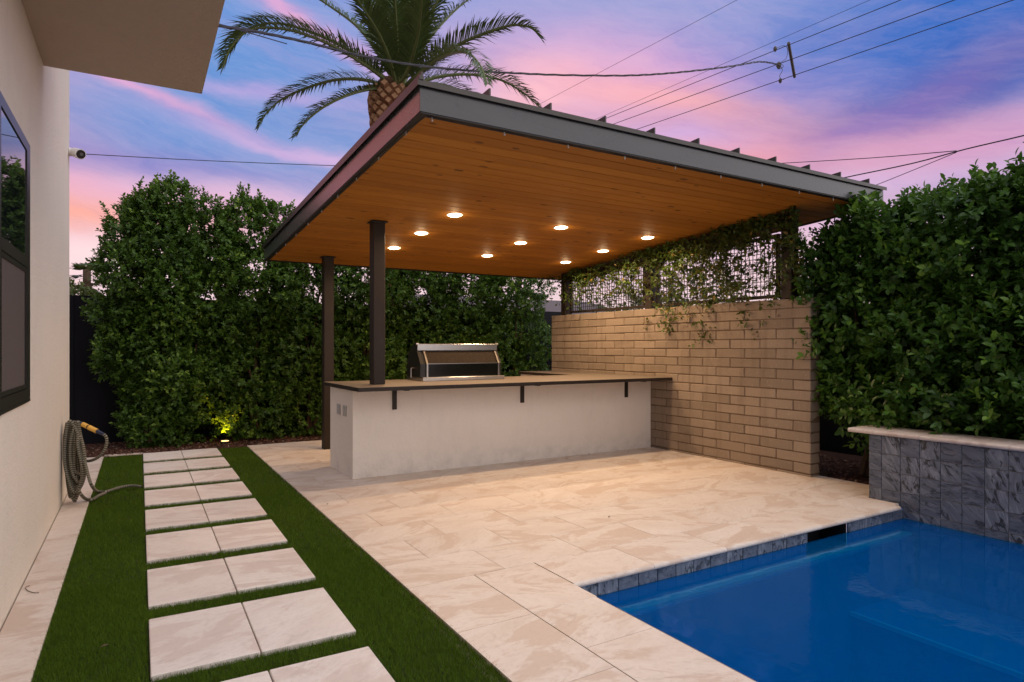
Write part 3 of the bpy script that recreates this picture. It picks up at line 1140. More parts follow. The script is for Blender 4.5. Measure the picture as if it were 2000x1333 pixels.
sj = [-3.0, -1.9, -0.7, 0.5, 1.7, 3.05, 4.1, 5.33, 6.55, 7.8, 9.03]
for a_, b_ in zip(sj[:-1], sj[1:]):
    gslab(strip, wl + 0.004, -0.365, a_, b_, 'paving_slab', 'travertine', 0.028)
path = struct(B().box(0.2, 0.3, 2.2, 2.3, -0.043, -0.041).out('garden_path', 'turfbase'))
PAV = []
for k in range(11):
    y0 = 2.90 + 0.79 * (k - 3) if k >= 0 else 0
    ya_, yb_ = y0 - 0.79 * 0, y0 + 0.612
    if k == 10:
        yb_ = 9.035
    PAV.append((ya_, yb_))
    gslab(path, 0.036, 0.447, ya_, yb_, 'path_paver', 'paver', 0.036, 0.004)
    gslab(path, 0.449, 0.860, ya_, yb_, 'path_paver', 'paver', 0.036, 0.004)
# far border slabs that close the turf towards the bed
for a_, b_ in ((-0.365, 0.034),):
    gslab(path, a_, b_, 9.075, 9.16, 'border_slab', 'travertine', 0.028)

# ------------------------------------------------------------ artificial turf
tb = struct(gbox(B(), -0.365, 1.20, -3.0, 9.03, -0.0405, -0.0205).out('turf_backing', 'turfbase'))


def turf_points(n, y0, y1, rng):
    xl = rng.uniform(-0.372, 1.36, n)
    yl = rng.uniform(y0, y1, n)
    X = xl * math.cos(GA) + yl * math.sin(GA)
    Y = -xl * math.sin(GA) + yl * math.cos(GA)
    keep = (X < 1.262 + 0.0135 * Y) & (yl < 9.02)
    on = np.zeros(n, bool)
    for (a_, b_) in PAV:
        on |= (xl > 0.030) & (xl < 0.865) & (yl > a_ - 0.003) & (yl < b_ + 0.003)
    keep &= ~on
    return X[keep], Y[keep]


Xs, Ys, Ss = [], [], []
for (ya_, yb_, dens, sc_) in ((0.6, 1.9, 12000, 1.0), (1.9, 4.2, 46000, 0.85), (4.2, 6.4, 24000, 1.1), (6.4, 9.03, 13000, 1.4)):
    n = int(dens * 1.72 * (yb_ - ya_))
    X_, Y_ = turf_points(n, ya_, yb_, RNG)
    Xs.append(X_); Ys.append(Y_); Ss.append(np.full(len(X_), sc_))
X_, Y_, S_ = np.concatenate(Xs), np.concatenate(Ys), np.concatenate(Ss)
n = len(X_)
h = RNG.uniform(0.020, 0.031, n)
a_ = RNG.uniform(0, 6.283, n)
tuft = np.sin(X_ * 37 + 3 * np.sin(Y_ * 19)) * np.cos(Y_ * 31 + 2 * np.sin(X_ * 23))
lean = RNG.normal(0, 0.75, n)
bend = RNG.uniform(0, 6.283, n)
P0 = np.stack([X_, Y_, np.full(n, -0.022)], 1)
sd = np.stack([np.cos(a_), np.sin(a_), np.zeros(n)], 1) * (0.0016 * S_)[:, None]
tip = P0 + np.stack([np.cos(bend) * lean * h, np.sin(bend) * lean * h, h * (1 + 0.10 * tuft)], 1)
V = np.stack([P0 - sd, P0 + sd, tip], 1).reshape(-1, 3)
T = np.arange(3 * n).reshape(-1, 3)
patch = np.sin(X_ * 5.1 + 2.0 * np.sin(Y_ * 2.3)) * np.sin(Y_ * 3.7 + 1.5 * np.sin(X_ * 4.0))
tint = np.clip(RNG.normal(0.38, 0.26, n) + 0.12 * tuft + 0.10 * patch + (RNG.random(n) < 0.02) * 0.5, 0, 1)
to = np_mesh('artificial_turf', V, T, 'turf', np.repeat(tint, 3))
to['kind'] = 'stuff'
tag(to, 'short green artificial turf around the path pavers', 'turf')

# ------------------------------------------------------------ block wall
XW = 5.858
WY0, WY1 = 3.945, 8.49
bw = thing('block_wall', 'tan concrete block wall with dark joints behind the outdoor counter', 'wall', (5.93, 6.2, 0))
CO = 0.1045
NCO = 17
ZB = -0.028
ZTOP = ZB + CO * NCO + 0.028
B().box(XW + 0.006, XW + 0.150, WY0 + 0.006, WY1 - 0.006, -0.04, ZB + CO * NCO + 0.012).out('mortar', 'mortar', bw)
bcache = {}


def block(y0, y1, z0, z1):
    g = 0.0045
    L_ = round(y1 - y0 - 2 * g, 3)
    var = random.randrange(4) if L_ > 0.15 else 0
    key = (L_, round(z1 - z0, 4), var)
    if key not in bcache:
        hh_ = (z1 - z0) / 2 - g
        bb_ = B().cbox(0, 0.156, -L_ / 2, L_ / 2, -hh_, hh_, 0.006)
        rr = random.Random(var * 13 + 5)
        bb_.V = [(vx + rr.uniform(-0.002, 0.002), vy + rr.uniform(-0.003, 0.003), vz + rr.uniform(-0.003, 0.003)) for vx, vy, vz in bb_.V]
        bcache[key] = bb_.mesh('block', 'block')
    inst('block', bcache[key], bw, (XW + random.uniform(-0.0015, 0.0015), (y0 + y1) / 2, (z0 + z1) / 2))


for r_ in range(NCO + 1):
    if r_ == 0:
        z0, z1 = -0.04, 0.025
    else:
        z0 = 0.025 + (r_ - 1) * CO
        z1 = z0 + CO
    y = WY0
    first = True
    # courses counted from the top: the top one starts with a half block
    half = ((NCO - r_) % 2 == 0)
    while y < WY1 - 0.01:
        L_ = 0.2 if (first and half) else 0.4
        y2 = min(y + L_, WY1)
        if y2 - y > 0.03:
            block(y, y2, z0, z1)
        first = False
        y = y2
WTOP = 0.025 + NCO * CO

# ------------------------------------------------------------ counter
ct = thing('outdoor_counter', 'L shaped outdoor counter with white stucco base and brown slab top', 'counter', (3.9, 6.6, 0))
b = B()
b.box(1.922, 5.852, 6.215, 7.02, -0.035, 0.878)
b.box(5.26, 5.852, 7.021, 8.46, -0.035, 0.878)
b.out('base', 'counterwall', ct)
SLB = [(1.862, 5.835), (5.852, 5.835), (5.852, 8.47), (5.225, 8.47), (5.225, 7.07), (1.862, 7.07)]
poly = [(x, y, 0.908) for x, y in SLB]
B().prism(poly, (0, 0, 0.012)).out('slab', 'counter', ct)
# black steel edge angle
b = B()
e_ = 0.006
b.box(1.856, 5.852, 5.829, 5.835, 0.882, 0.918)
b.box(1.856, 1.862, 5.8351, 7.07, 0.882, 0.918)
b.box(1.856, 5.225, 7.0701, 7.076, 0.882, 0.918)
b.box(5.219, 5.225, 7.0761, 8.47, 0.882, 0.918)
b.box(1.8621, 5.852, 5.8351, 6.214, 0.882, 0.9075)
b.out('slab_edge', 'steel', ct)
for bx_ in (2.35, 3.88, 5.43):
    b = B()
    b.box(bx_ - 0.022, bx_ + 0.022, 6.196, 6.2135, 0.664, 0.8815)
    b.box(bx_ - 0.022, bx_ + 0.022, 5.86, 6.1955, 0.874, 0.8815)
    b.out('bracket', 'steel', ct)
for oy in (6.690, 6.475):
    o_ = B().cbox(1.914, 1.9215, oy - 0.062, oy + 0.062, 0.595, 0.705, 0.004).out('outlet_cover', 'outlet', ct)
    B().box(1.911, 1.9135, oy - 0.035, oy + 0.035, 0.615, 0.685).out('outlet_flap', 'outlet', o_)
# grill set on the counter
gr = thing('gas_grill', 'stainless and black built-in grill standing on the counter top', 'grill', (3.33, 6.85, 0.92))
gx0, gx1 = 2.80, 3.83
B().cbox(gx0 + 0.01, gx1 + 0.02, 6.555, 7.03, 0.9215, 0.962, 0.003).out('base_tray', 'stainless', gr)
# hood side cheeks (profile in y,z)
prof = [(6.60, 0.964), (6.60, 1.110), (6.70, 1.255), (6.70, 1.330), (6.79, 1.338), (6.93, 1.25), (7.00, 1.08), (7.00, 0.964)]
for xx in (gx0, gx1 - 0.035):
    B().prism([(xx, yv, zv) for yv, zv in prof], (0.035, 0, 0)).out('side_cheek', 'grillblack', gr)
prof2 = [(6.612, 0.964), (6.612, 1.105), (6.712, 1.250), (6.712, 1.318), (6.79, 1.326), (6.92, 1.24), (6.985, 1.08), (6.985, 0.964)]
B().prism([(gx0 + 0.036, yv, zv) for yv, zv in prof2], (gx1 - gx0 - 0.072, 0, 0)).out('hood', 'grillblack', gr)
B().cbox(gx0 + 0.003, gx1 - 0.003, 6.690, 6.7105, 1.258, 1.334, 0.004).out('hood_band', 'stainless', gr)
B().hexa([(gx0 + 0.09, 6.607, 1.112), (gx1 - 0.05, 6.607, 1.112), (gx1 - 0.05, 6.611, 1.112), (gx0 + 0.09, 6.611, 1.112),
          (gx0 + 0.09, 6.702, 1.248), (gx1 - 0.05, 6.702, 1.248), (gx1 - 0.05, 6.711, 1.248), (gx0 + 0.09, 6.711, 1.248)]).out('sloped_panel', 'enamel', gr)
B().box(gx0 + 0.09, gx1 - 0.05, 6.604, 6.611, 0.968, 1.108).out('glass_panel', 'grillglass', gr)
for xx in (gx0 + 0.072, gx1 - 0.046):
    B().prism([(xx, 6.592, 0.964), (xx, 6.592, 1.113), (xx, 6.686, 1.250), (xx, 6.700, 1.250), (xx, 6.606, 1.110), (xx, 6.606, 0.964)], (0.018, 0, 0)).out('trim', 'stainless', gr)
B().box(gx0 + 0.092, gx1 - 0.052, 6.600, 6.6065, 1.108, 1.1135).out('trim', 'stainless', gr)
b = B().tube([(gx0 - 0.035, 6.78, 0.955), (gx0 - 0.035, 6.78, 1.06)], 0.008, 8)
b.tube([(gx0 - 0.035, 6.78, 1.06), (gx0, 6.78, 1.06)], 0.006, 8)
b.out('spit_bracket', 'stainless', gr)
for xx in (gx0 + 0.004, gx1 - 0.004):
    B().tube([(xx - 0.014, 6.705, 1.333), (xx + 0.014, 6.705, 1.333)], 0.013, 10).out('hinge_knob', 'stainless', gr)
# ------------------------------------------------------------ pavilion
S = -0.063
def CZ(y):
    return 2.969 + S * y
RX0, RX1, RY0, RY1 = 1.545, 6.612, 3.647, 8.76
pv = thing('pavilion', 'garden pavilion with cedar ceiling, dark metal sloping roof and black posts', 'pavilion', (4.1, 6.2, 0))
# planks
pw = 0.1365
pc = {}
yy0 = RY0 + 0.055
k = 0
while yy0 < RY1 - 0.06:
    y2 = min(yy0 + pw, RY1 - 0.055)
    xs = [RX0 + 0.05]
    cutp = random.uniform(0.8, 2.6)
    xq = RX0 + cutp
    while xq < RX1 - 0.6:
        xs.append(xq)
        xq += random.choice([2.44, 3.05, 3.66])
    xs.append(RX1 - 0.05)
    for xa, xb in zip(xs[:-1], xs[1:]):
        g = 0.0042
        wz = (y2 - yy0) / 2 - g
        L_ = (xb - xa) / 2 - 0.0008
        cyy = (yy0 + y2) / 2
        d = 0.006
        bb = B()
        # bottom face with eased long edges
        def q(x, y, z):
            return (x, y, z + S * y)
        P = []
        prof3 = [(-wz, 0.018), (-wz, 0.0035), (-wz + 0.0035, 0.0), (wz - 0.0035, 0.0), (wz, 0.0035), (wz, 0.018)]
        bb.prism([q(-L_, a1, b1) for a1, b1 in prof3], (2 * L_, 0, 0))
        inst('plank', bb.mesh('plank', 'cedar'), pv, ((xa + xb) / 2, cyy, CZ(cyy)))
    yy0 = y2
    k += 1


def slopebox(x0, x1, y0, y1, dz0, dz1, bb=None):
    bb = bb or B()
    return bb.hexa([(x0, y0, CZ(y0) + dz0), (x1, y0, CZ(y0) + dz0), (x1, y1, CZ(y1) + dz0), (x0, y1, CZ(y1) + dz0),
                    (x0, y0, CZ(y0) + dz1), (x1, y0, CZ(y0) + dz1), (x1, y1, CZ(y1) + dz1), (x0, y1, CZ(y1) + dz1)])


slopebox(RX0 + 0.03, RX1 - 0.03, RY0 + 0.03, RY1 - 0.03, 0.019, 0.150).out('deck', 'blackgap', pv)
FT = 0.166
# fascia channels
slopebox(RX0, RX1, RY0, RY0 + 0.010, 0.001, FT).out('fascia', 'fasciafront', pv)
slopebox(RX0, RX0 + 0.010, RY0 + 0.0105, RY1 - 0.0105, 0.001, FT).out('fascia', 'fascia', pv)
slopebox(RX1 - 0.010, RX1, RY0 + 0.0105, RY1 - 0.0105, 0.001, FT).out('fascia', 'fascia', pv)
slopebox(RX0, RX1, RY1 - 0.010, RY1, 0.001, FT).out('fascia', 'fascia', pv)
# black bottom flange
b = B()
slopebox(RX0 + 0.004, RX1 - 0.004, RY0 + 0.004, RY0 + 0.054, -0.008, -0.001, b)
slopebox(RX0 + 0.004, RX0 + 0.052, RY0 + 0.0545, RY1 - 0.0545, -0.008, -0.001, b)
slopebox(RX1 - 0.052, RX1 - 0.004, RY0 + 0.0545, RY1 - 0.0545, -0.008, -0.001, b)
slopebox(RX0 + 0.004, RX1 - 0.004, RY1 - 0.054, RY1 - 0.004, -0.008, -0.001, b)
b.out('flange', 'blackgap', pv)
# roof sheet, drip edge, rake trim and seams
b = B()
slopebox(RX0 - 0.022, RX1 + 0.022, RY0 - 0.022, RY1 + 0.022, FT + 0.002, FT + 0.014, b)
slopebox(RX0 - 0.022, RX1 + 0.022, RY0 - 0.024, RY0 - 0.0222, FT - 0.018, FT + 0.015, b)
slopebox(RX0 - 0.024, RX0 - 0.0222, RY0 - 0.024, RY1 + 0.022, FT - 0.018, FT + 0.015, b)
b.out('roof_sheet', 'roof', pv)
b = B()
slopebox(RX0 - 0.016, RX0 + 0.012, RY0 - 0.030, RY1 + 0.02, FT + 0.015, FT + 0.040, b)
slopebox(RX0 - 0.004, RX0 + 0.008, RY0 - 0.030, RY1 + 0.02, FT + 0.0405, FT + 0.062, b)
b.out('rake_trim', 'roof', pv)
for k in range(10):
    xr = 2.022 + 0.4785 * k
    slopebox(xr - 0.006, xr + 0.006, RY0 - 0.020, RY1 + 0.015, FT + 0.0145, FT + 0.064).out('roof_seam', 'roof', pv)


def post(x, y, z0, z1, s=0.0625):
    b_ = B()
    b_.cbox(x - s, x + s, y - s, y + s, z0, z1, 0.006)
    return b_.out('post', 'steel', pv, (x, y, z0))


post(2.205, 6.308, 0.9205, CZ(6.31) + 0.003)
B().cbox(2.205 - 0.085, 2.205 + 0.085, 6.308 - 0.085, 6.308 + 0.085, CZ(6.308) - 0.012, CZ(6.308) - 0.0005).out('cap_plate', 'blackgap', pv)
post(2.225, 8.245, -0.03, CZ(8.245) + 0.003)
B().cbox(2.225 - 0.085, 2.225 + 0.085, 8.16, 8.33, CZ(8.33) - 0.008, CZ(8.33) + 0.004).out('cap_plate', 'blackgap', pv)
XS = 5.945
for yp in (4.245, 6.30, 8.20):
    post(XS, yp, WTOP, CZ(yp) + 0.003)
# beam over the wall posts
slopebox(XS - 0.055, XS + 0.055, 4.31, 6.235, -0.12, -0.006).out('beam', 'steel', pv)
slopebox(XS - 0.055, XS + 0.055, 6.365, 8.135, -0.12, -0.006).out('beam', 'steel', pv)


def screen(y0, y1, z0, z1a, z1b, label):
    th = thing('trellis_screen', label, 'trellis', (XS, (y0 + y1) / 2, z0), 'wire trellis screens on the block wall')
    f_ = 0.034
    b_ = B()
    b_.hexa([(XS - 0.02, y0, z1a - f_), (XS + 0.02, y0, z1a - f_), (XS + 0.02, y1, z1b - f_), (XS - 0.02, y1, z1b - f_),
             (XS - 0.02, y0, z1a), (XS + 0.02, y0, z1a), (XS + 0.02, y1, z1b), (XS - 0.02, y1, z1b)])
    b_.box(XS - 0.02, XS + 0.02, y0, y1, z0, z0 + f_)
    b_.box(XS - 0.02, XS + 0.02, y0, y0 + f_, z0 + f_ + 0.0005, z1a - f_ - 0.003)
    b_.box(XS - 0.02, XS + 0.02, y1 - f_, y1, z0 + f_ + 0.0005, min(z1a, z1b) - f_ - 0.003)
    b_.out('frame', 'steel', th)
    b_ = B()
    yv = y0 + f_ + 0.05
    r_ = 0.0032
    while yv < y1 - f_:
        zt_ = z1a + (z1b - z1a) * (yv - y0) / (y1 - y0) - f_
        b_.box(XS - r_, XS + r_, yv - r_, yv + r_, z0 + f_, zt_)
        yv += 0.0508
    zv = z0 + f_ + 0.05
    while zv < max(z1a, z1b) - f_:
        b_.box(XS + r_ + 0.0002, XS + 3 * r_, y0 + f_, y1 - f_, zv - r_, zv + r_)
        zv += 0.0508
    o_ = b_.out('wire_mesh', 'steel', th)
    return th


screen(4.365, 6.195, WTOP + 0.02, 2.50, 2.43, 'vine covered wire mesh screen in black frame, the nearer one on the wall')
screen(6.41, 8.09, WTOP + 0.02, 2.42, 2.345, 'more open wire mesh screen in black frame, the farther one on the wall')

# recessed ceiling lights
PLACE = {0: 'left', 1: 'middle', 2: 'right'}
ROWN = {0: 'nearest', 1: 'second', 2: 'farthest'}
lens_b = B().tube([(0, 0, 0.0015), (0, 0, -0.003), (0, 0, -0.006)], [0.068, 0.067, 0.060], 24)
lens_me = lens_b.mesh('lens', 'lamp')
ring = B()
nseg = 28
for k in range(nseg):
    a0, a1 = 2 * math.pi * k / nseg, 2 * math.pi * (k + 1) / nseg
    p = []
    for (rr, zz) in ((0.067, 0.0), (0.084, 0.0), (0.082, -0.003), (0.069, -0.003)):
        p.append((rr * math.cos(a0), rr * math.sin(a0), zz))
    q2 = []
    for (rr, zz) in ((0.067, 0.0), (0.084, 0.0), (0.082, -0.003), (0.069, -0.003)):
        q2.append((rr * math.cos(a1), rr * math.sin(a1), zz))
    kk = len(ring.V)
    ring.V += p + q2
    for i in range(4):
        j = (i + 1) % 4
        ring.F.append((kk + i, kk + j, kk + 4 + j, kk + 4 + i))
ring_me = ring.mesh('trim_ring', 'whitepl')
ld = bpy.data.lights.new('can_light', 'AREA')
ld.shape = 'DISK'
ld.size = 0.12
ld.energy = 12.0
ld.color = WARM
ld.spread = math.radians(165)
lp_d = bpy.data.lights.new('lens_glow', 'POINT')
lp_d.energy = 0.8
lp_d.color = (1.0, 0.70, 0.38)
lp_d.shadow_soft_size = 0.03
for j, yv in enumerate((5.737, 6.575, 7.405)):
    for i, xv in enumerate((2.80, 4.088, 5.355)):
        zc = CZ(yv) - 0.001
        dl = thing('downlight', 'round warm recessed downlight, %s in the %s row of the cedar ceiling' % (PLACE[i], ROWN[j]), 'ceiling light', (xv, yv, zc), 'recessed lights in the cedar ceiling')
        tilt = math.atan(S)
        o1 = inst('trim_ring', ring_me, dl, (xv, yv, zc))
        o2 = inst('lens', lens_me, dl, (xv, yv, zc - 0.002))
        o1.rotation_euler = (tilt, 0, 0)
        o2.rotation_euler = (tilt, 0, 0)
        lo = bpy.data.objects.new('lamp_light', ld)
        COL.objects.link(lo)
        lo.parent = dl
        lo.location = (0, 0, -0.022)
        lo.rotation_euler = (tilt, 0, 0)
        lg = bpy.data.objects.new('lens_glow', lp_d)
        COL.objects.link(lg)
        lg.parent = dl
        lg.location = (0, 0, -0.065)

# clear string lights along the fascia
sl = thing('string_lights', 'thin black string of small clear unlit bulbs under the roof edge', 'string lights', (4.0, RY0, 2.7))
b = B()
pts = []
xb_ = [1.637 + 0.5215 * k for k in range(10)]
for k, xv in enumerate(xb_):
    pts.append((xv, RY0 + 0.03, CZ(RY0) - 0.012))
    if k < 9:
        pts.append((xv + 0.26, RY0 + 0.03, CZ(RY0) - 0.020))
b.tube([(1.60, RY0 + 0.03, CZ(RY0) - 0.012)] + pts, 0.0025, 5)
ptl = []
yb_ = [RY0 + 0.3 + 0.5215 * k for k in range(9)]
for yv in yb_:
    ptl.append((RX0 + 0.028, yv, CZ(yv) - 0.012))
    ptl.append((RX0 + 0.028, yv + 0.26, CZ(yv + 0.26) - 0.020))
b.tube([(1.60, RY0 + 0.03, CZ(RY0) - 0.012)] + ptl, 0.0025, 5)
b.out('cord', 'blackpl', sl)
bm_ = B()
bm_.tube([(0, 0, 0), (0, 0, -0.012)], 0.005, 8)
bm_.tube([(0, 0, -0.012), (0, 0, -0.015), (0, 0, -0.022), (0, 0, -0.026)], [0.004, 0.007, 0.006, 0.002], 8)
bulb_me = bm_.mesh('bulb', 'bulb')
for xv in xb_:
    inst('bulb', bulb_me, sl, (xv, RY0 + 0.03, CZ(RY0) - 0.014))
for yv in yb_:
    inst('bulb', bulb_me, sl, (RX0 + 0.028, yv, CZ(yv) - 0.014))

# ------------------------------------------------------------ fences
def board_fence(name, label, p0, p1, h, th=0.02):
    p0, p1 = Vector((p0[0], p0[1], 0)), Vector((p1[0], p1[1], 0))
    L_ = (p1 - p0).length
    d = (p1 - p0).normalized()
    root = thing(name, label, 'fence', ((p0.x + p1.x) / 2, (p0.y + p1.y) / 2, 0), 'black boundary fences')
    n_ = int(L_ / 0.30)
    wb = L_ / n_
    nrm = Vector((-d.y, d.x, 0))
    th = 0.011
    me = B().cbox(-wb / 2 - 0.004, wb / 2 + 0.004, -th / 2, th / 2, 0, h, 0.002).mesh('board', 'fence')
    a = math.atan2(d.y, d.x)
    for k in range(n_):
        c = p0 + d * (wb * (k + 0.5))
        off_ = nrm * (0.012 * (k % 2) if th < 0.03 else 0)
        inst('board', me, root, (c.x + off_.x, c.y + off_.y, -0.03), a)
    bb_ = B()
    for zr in (0.3, h - 0.3):
        q0, q1 = p0 + nrm * 0.03, p1 + nrm * 0.03
        bb_.tube([(q0.x, q0.y, zr), (q1.x, q1.y, zr)], 0.022, 4)
    bb_.out('rail', 'fence', root)
    return root


board_fence('board_fence', 'black board fence behind the left hedge and the counter', (-4.5, 10.35), (7.55, 10.35), 2.02)
board_fence('board_fence', 'black board fence behind the right hedge and block wall', (7.6, 10.30), (7.6, -3.5), 1.85)

# ------------------------------------------------------------ hedges
def shrub(name, label, group, base, blobs, nspr, per, leaf, mat, rng, trunk=None, broad=0.30, ups=0.5, cat='shrub', spread=(0.5, 1.25), spikes=0):
    root = thing(name, label, cat, (base[0], base[1], 0), group)
    P, N, ct_ = blobs_surface(blobs, nspr, rng)
    A = N + np.array([0, 0, ups]) + rng.normal(0, 0.35, N.shape)
    if spikes:
        # young shoots that stick out of the crown
        top_ = P[P[:, 2] > np.quantile(P[:, 2], 0.80)]
        ex, ea = [], []
        for q_ in top_[rng.choice(len(top_), min(spikes, len(top_)), replace=False)]:
            d_ = np.array([rng.normal(0, 0.35), rng.normal(0, 0.25), 1.0])
            d_ /= np.linalg.norm(d_)
            ln = rng.uniform(0.12, 0.30)
            for s_i in range(int(ln / 0.05)):
                ex.append(q_ + d_ * (0.05 * s_i))
                ea.append(d_ + rng.normal(0, 0.15, 3))
        P = np.concatenate([P, np.array(ex)])
        A = np.concatenate([A, np.array(ea)])
        ct_ = np.concatenate([ct_, np.full(len(ex), 0.12)])
    V_, T_, c_ = sprigs(P, A, per, leaf, rng, broad=broad, spread=spread)
    c_ = np.clip(c_ + np.repeat(ct_, per * 7), 0, 1)
    o = np_mesh('foliage', V_, T_, mat, c_, root)
    o['kind'] = 'stuff'
    b_ = B()
    tips = [bl for bl in blobs if bl[2] > 0.5]
    rr = random.Random(int(base[0] * 100))
    nlimb = 5
    for k in range(nlimb):
        t_ = tips[rr.randrange(len(tips))]
        p0 = Vector((base[0] + rr.uniform(-0.06, 0.06), base[1] + rr.uniform(-0.05, 0.05), base[2] - 0.02))
        p3 = Vector((t_[0], t_[1], t_[2]))
        p1 = p0.lerp(p3, 0.3) + Vector((rr.uniform(-0.12, 0.12), rr.uniform(-0.08, 0.08), 0.1))
        p2 = p0.lerp(p3, 0.65) + Vector((rr.uniform(-0.12, 0.12), rr.uniform(-0.08, 0.08), 0.05))
        pp = spline([p0, p1, p2, p3], 5)
        b_.tube(pp, [0.030 * (1 - 0.75 * i / (len(pp) - 1)) for i in range(len(pp))], 6)
    b_.out('trunk', 'bark', root)
    return root


def column_blobs(cx, cy, top, halfw, depth, rng_, zmin=0.25, taper=0.7):
    bl = []
    z = zmin
    while z < top - 0.12:
        f_ = z / top
        w_ = halfw * (taper + (1 - taper) * math.sin(min(1, f_ * 1.5) * math.pi / 2))
        if f_ > 0.82:
            w_ *= 0.72
        nn = 4
        for k in range(nn):
            r = rng_.uniform(0.18, 0.30)
            bl.append((cx + rng_.uniform(-w_, w_), cy + rng_.uniform(-depth, depth), z + rng_.uniform(-0.1, 0.1), r * 1.1, r, r))
        z += 0.26
    for k in range(5):
        r = rng_.uniform(0.10, 0.17)
        bl.append((cx + rng_.uniform(-halfw * 0.5, halfw * 0.5), cy + rng_.uniform(-depth, depth) * 0.6, top - rng_.uniform(0.05, 0.22), r, r, r * 1.3))
    # full core so that nothing behind shows
    z = zmin + 0.2
    while z < top - 0.3:
        bl.append((cx, cy, z, halfw * 0.85, depth, 0.3))
        bl.append((cx + halfw * 0.9, cy + 0.05, z, 0.25, depth, 0.3))
        z += 0.4
    return bl


rr_ = random.Random(11)
HG = 'shrubs of the tall clipped hedge along the back fence'
hedge = [
    (0.27, 2.98, 0.36, 'leftmost tall shrub of the back hedge, beside the black fence and house corner'),
    (0.62, 3.42, 0.52, 'tallest shrub of the back hedge with leafy spikes on top'),
    (1.62, 3.30, 0.45, 'back hedge shrub with rounded crown just left of the pavilion roof'),
    (2.35, 3.15, 0.50, 'back hedge shrub behind the rear black post of the pavilion'),
    (3.20, 3.15, 0.52, 'back hedge shrub behind the left end of the grill'),
    (4.10, 3.15, 0.52, 'back hedge shrub right behind the middle of the grill'),
    (5.00, 3.10, 0.52, 'back hedge shrub right of the grill under the ceiling'),
    (5.90, 3.05, 0.48, 'last back hedge shrub on the right, next to the block wall'),
]
for i, (hx_, top, hw, lab) in enumerate(hedge):
    bl = column_blobs(hx_, 9.84, top, hw, 0.24, rr_)
    if i == 0:
        bl = [q for q in bl if not (q[2] < 0.9 and q[0] < 0.22)]
        bl += [(-0.08, 9.75, 1.2, 0.22, 0.24, 0.3), (-0.14, 9.8, 1.72, 0.24, 0.25, 0.22), (0.0, 9.8, 2.35, 0.18, 0.2, 0.2), (0.0, 9.75, 2.85, 0.14, 0.15, 0.2)]
    if i == 1:
        bl += [(0.55, 9.75, 3.35, 0.14, 0.14, 0.22), (0.95, 9.75, 3.1, 0.2, 0.2, 0.2), (0.30, 9.75, 3.1, 0.22, 0.2, 0.2), (1.12, 9.8, 2.5, 0.25, 0.25, 0.3), (1.1, 9.8, 1.6, 0.3, 0.25, 0.4), (1.1, 9.8, 0.8, 0.3, 0.25, 0.4), (1.24, 9.50, 0.30, 0.12, 0.09, 0.09), (1.13, 9.56, 0.22, 0.10, 0.08, 0.08)]
    shrub('hedge_shrub', lab, HG, (hx_, 9.80, 0), bl, 3800 if i < 3 else 2900, 9, 0.068, 'leafA', RNG, broad=0.30, spikes=60)

HR = 'shrubs of the big hedge behind the raised pool wall'
rh = [
    (6.45, 3.72, 2.42, 0.38, 'leafy shrub overlapping the near end of the block wall'),
    (6.50, 2.98, 2.50, 0.42, 'bushy shrub behind the left end of the slate clad wall'),
    (6.52, 2.22, 2.76, 0.44, 'tall shrub behind the slate clad wall at the right edge of the photo'),
    (6.52, 1.45, 2.88, 0.44, 'tall shrub of the right hedge partly out of the picture'),
    (6.50, 0.65, 3.10, 0.44, 'shrub of the right hedge beyond the picture edge'),
]
for i, (hx_, hy_, top, hw, lab) in enumerate(rh[:4]):
    bl = []
    z = 0.45 if i else 0.30
    while z < top - 0.15:
        for k in range(4):
            r = rr_.uniform(0.19, 0.30)
            bl.append((hx_ + rr_.uniform(-0.34, 0.25), hy_ + rr_.uniform(-hw, hw), z + rr_.uniform(-0.1, 0.1), r, r * 1.1, r))
        bl.append((hx_, hy_, z, 0.36, hw * 0.9, 0.28))
        z += 0.27
    for k in range(5):
        r = rr_.uniform(0.12, 0.18)
        bl.append((hx_ + rr_.uniform(-0.2, 0.2), hy_ + rr_.uniform(-0.35, 0.35), top - rr_.uniform(0.05, 0.2), r, r, r * 1.2))
    if i == 0:
        bl = [q for q in bl if q[2] > 0.85]
        bl += [(6.10, 3.95, 1.80, 0.18, 0.20, 0.22), (6.06, 3.92, 1.28, 0.14, 0.15, 0.18), (6.12, 3.88, 1.55, 0.18, 0.18, 0.2), (6.2, 3.95, 2.2, 0.22, 0.25, 0.22), (6.12, 3.6, 0.85, 0.2, 0.22, 0.25), (6.18, 3.50, 0.55, 0.15, 0.16, 0.16)]
        bl += [(6.3, 3.6, 2.45, 0.25, 0.25, 0.2)]
    else:
        bl += [(5.88, hy_ + 0.2, 0.76, 0.17, 0.22, 0.12), (5.93, hy_ - 0.15, 0.9, 0.2, 0.25, 0.2), (5.86, hy_ - 0.3, 0.72, 0.12, 0.15, 0.10), (6.05, hy_, 1.3, 0.22, 0.4, 0.3)]
    shrub('hedge_shrub', lab, HR, (hx_, hy_, 0), bl, 2300, 9, 0.092, 'leafB', RNG, broad=0.29, spikes=22)
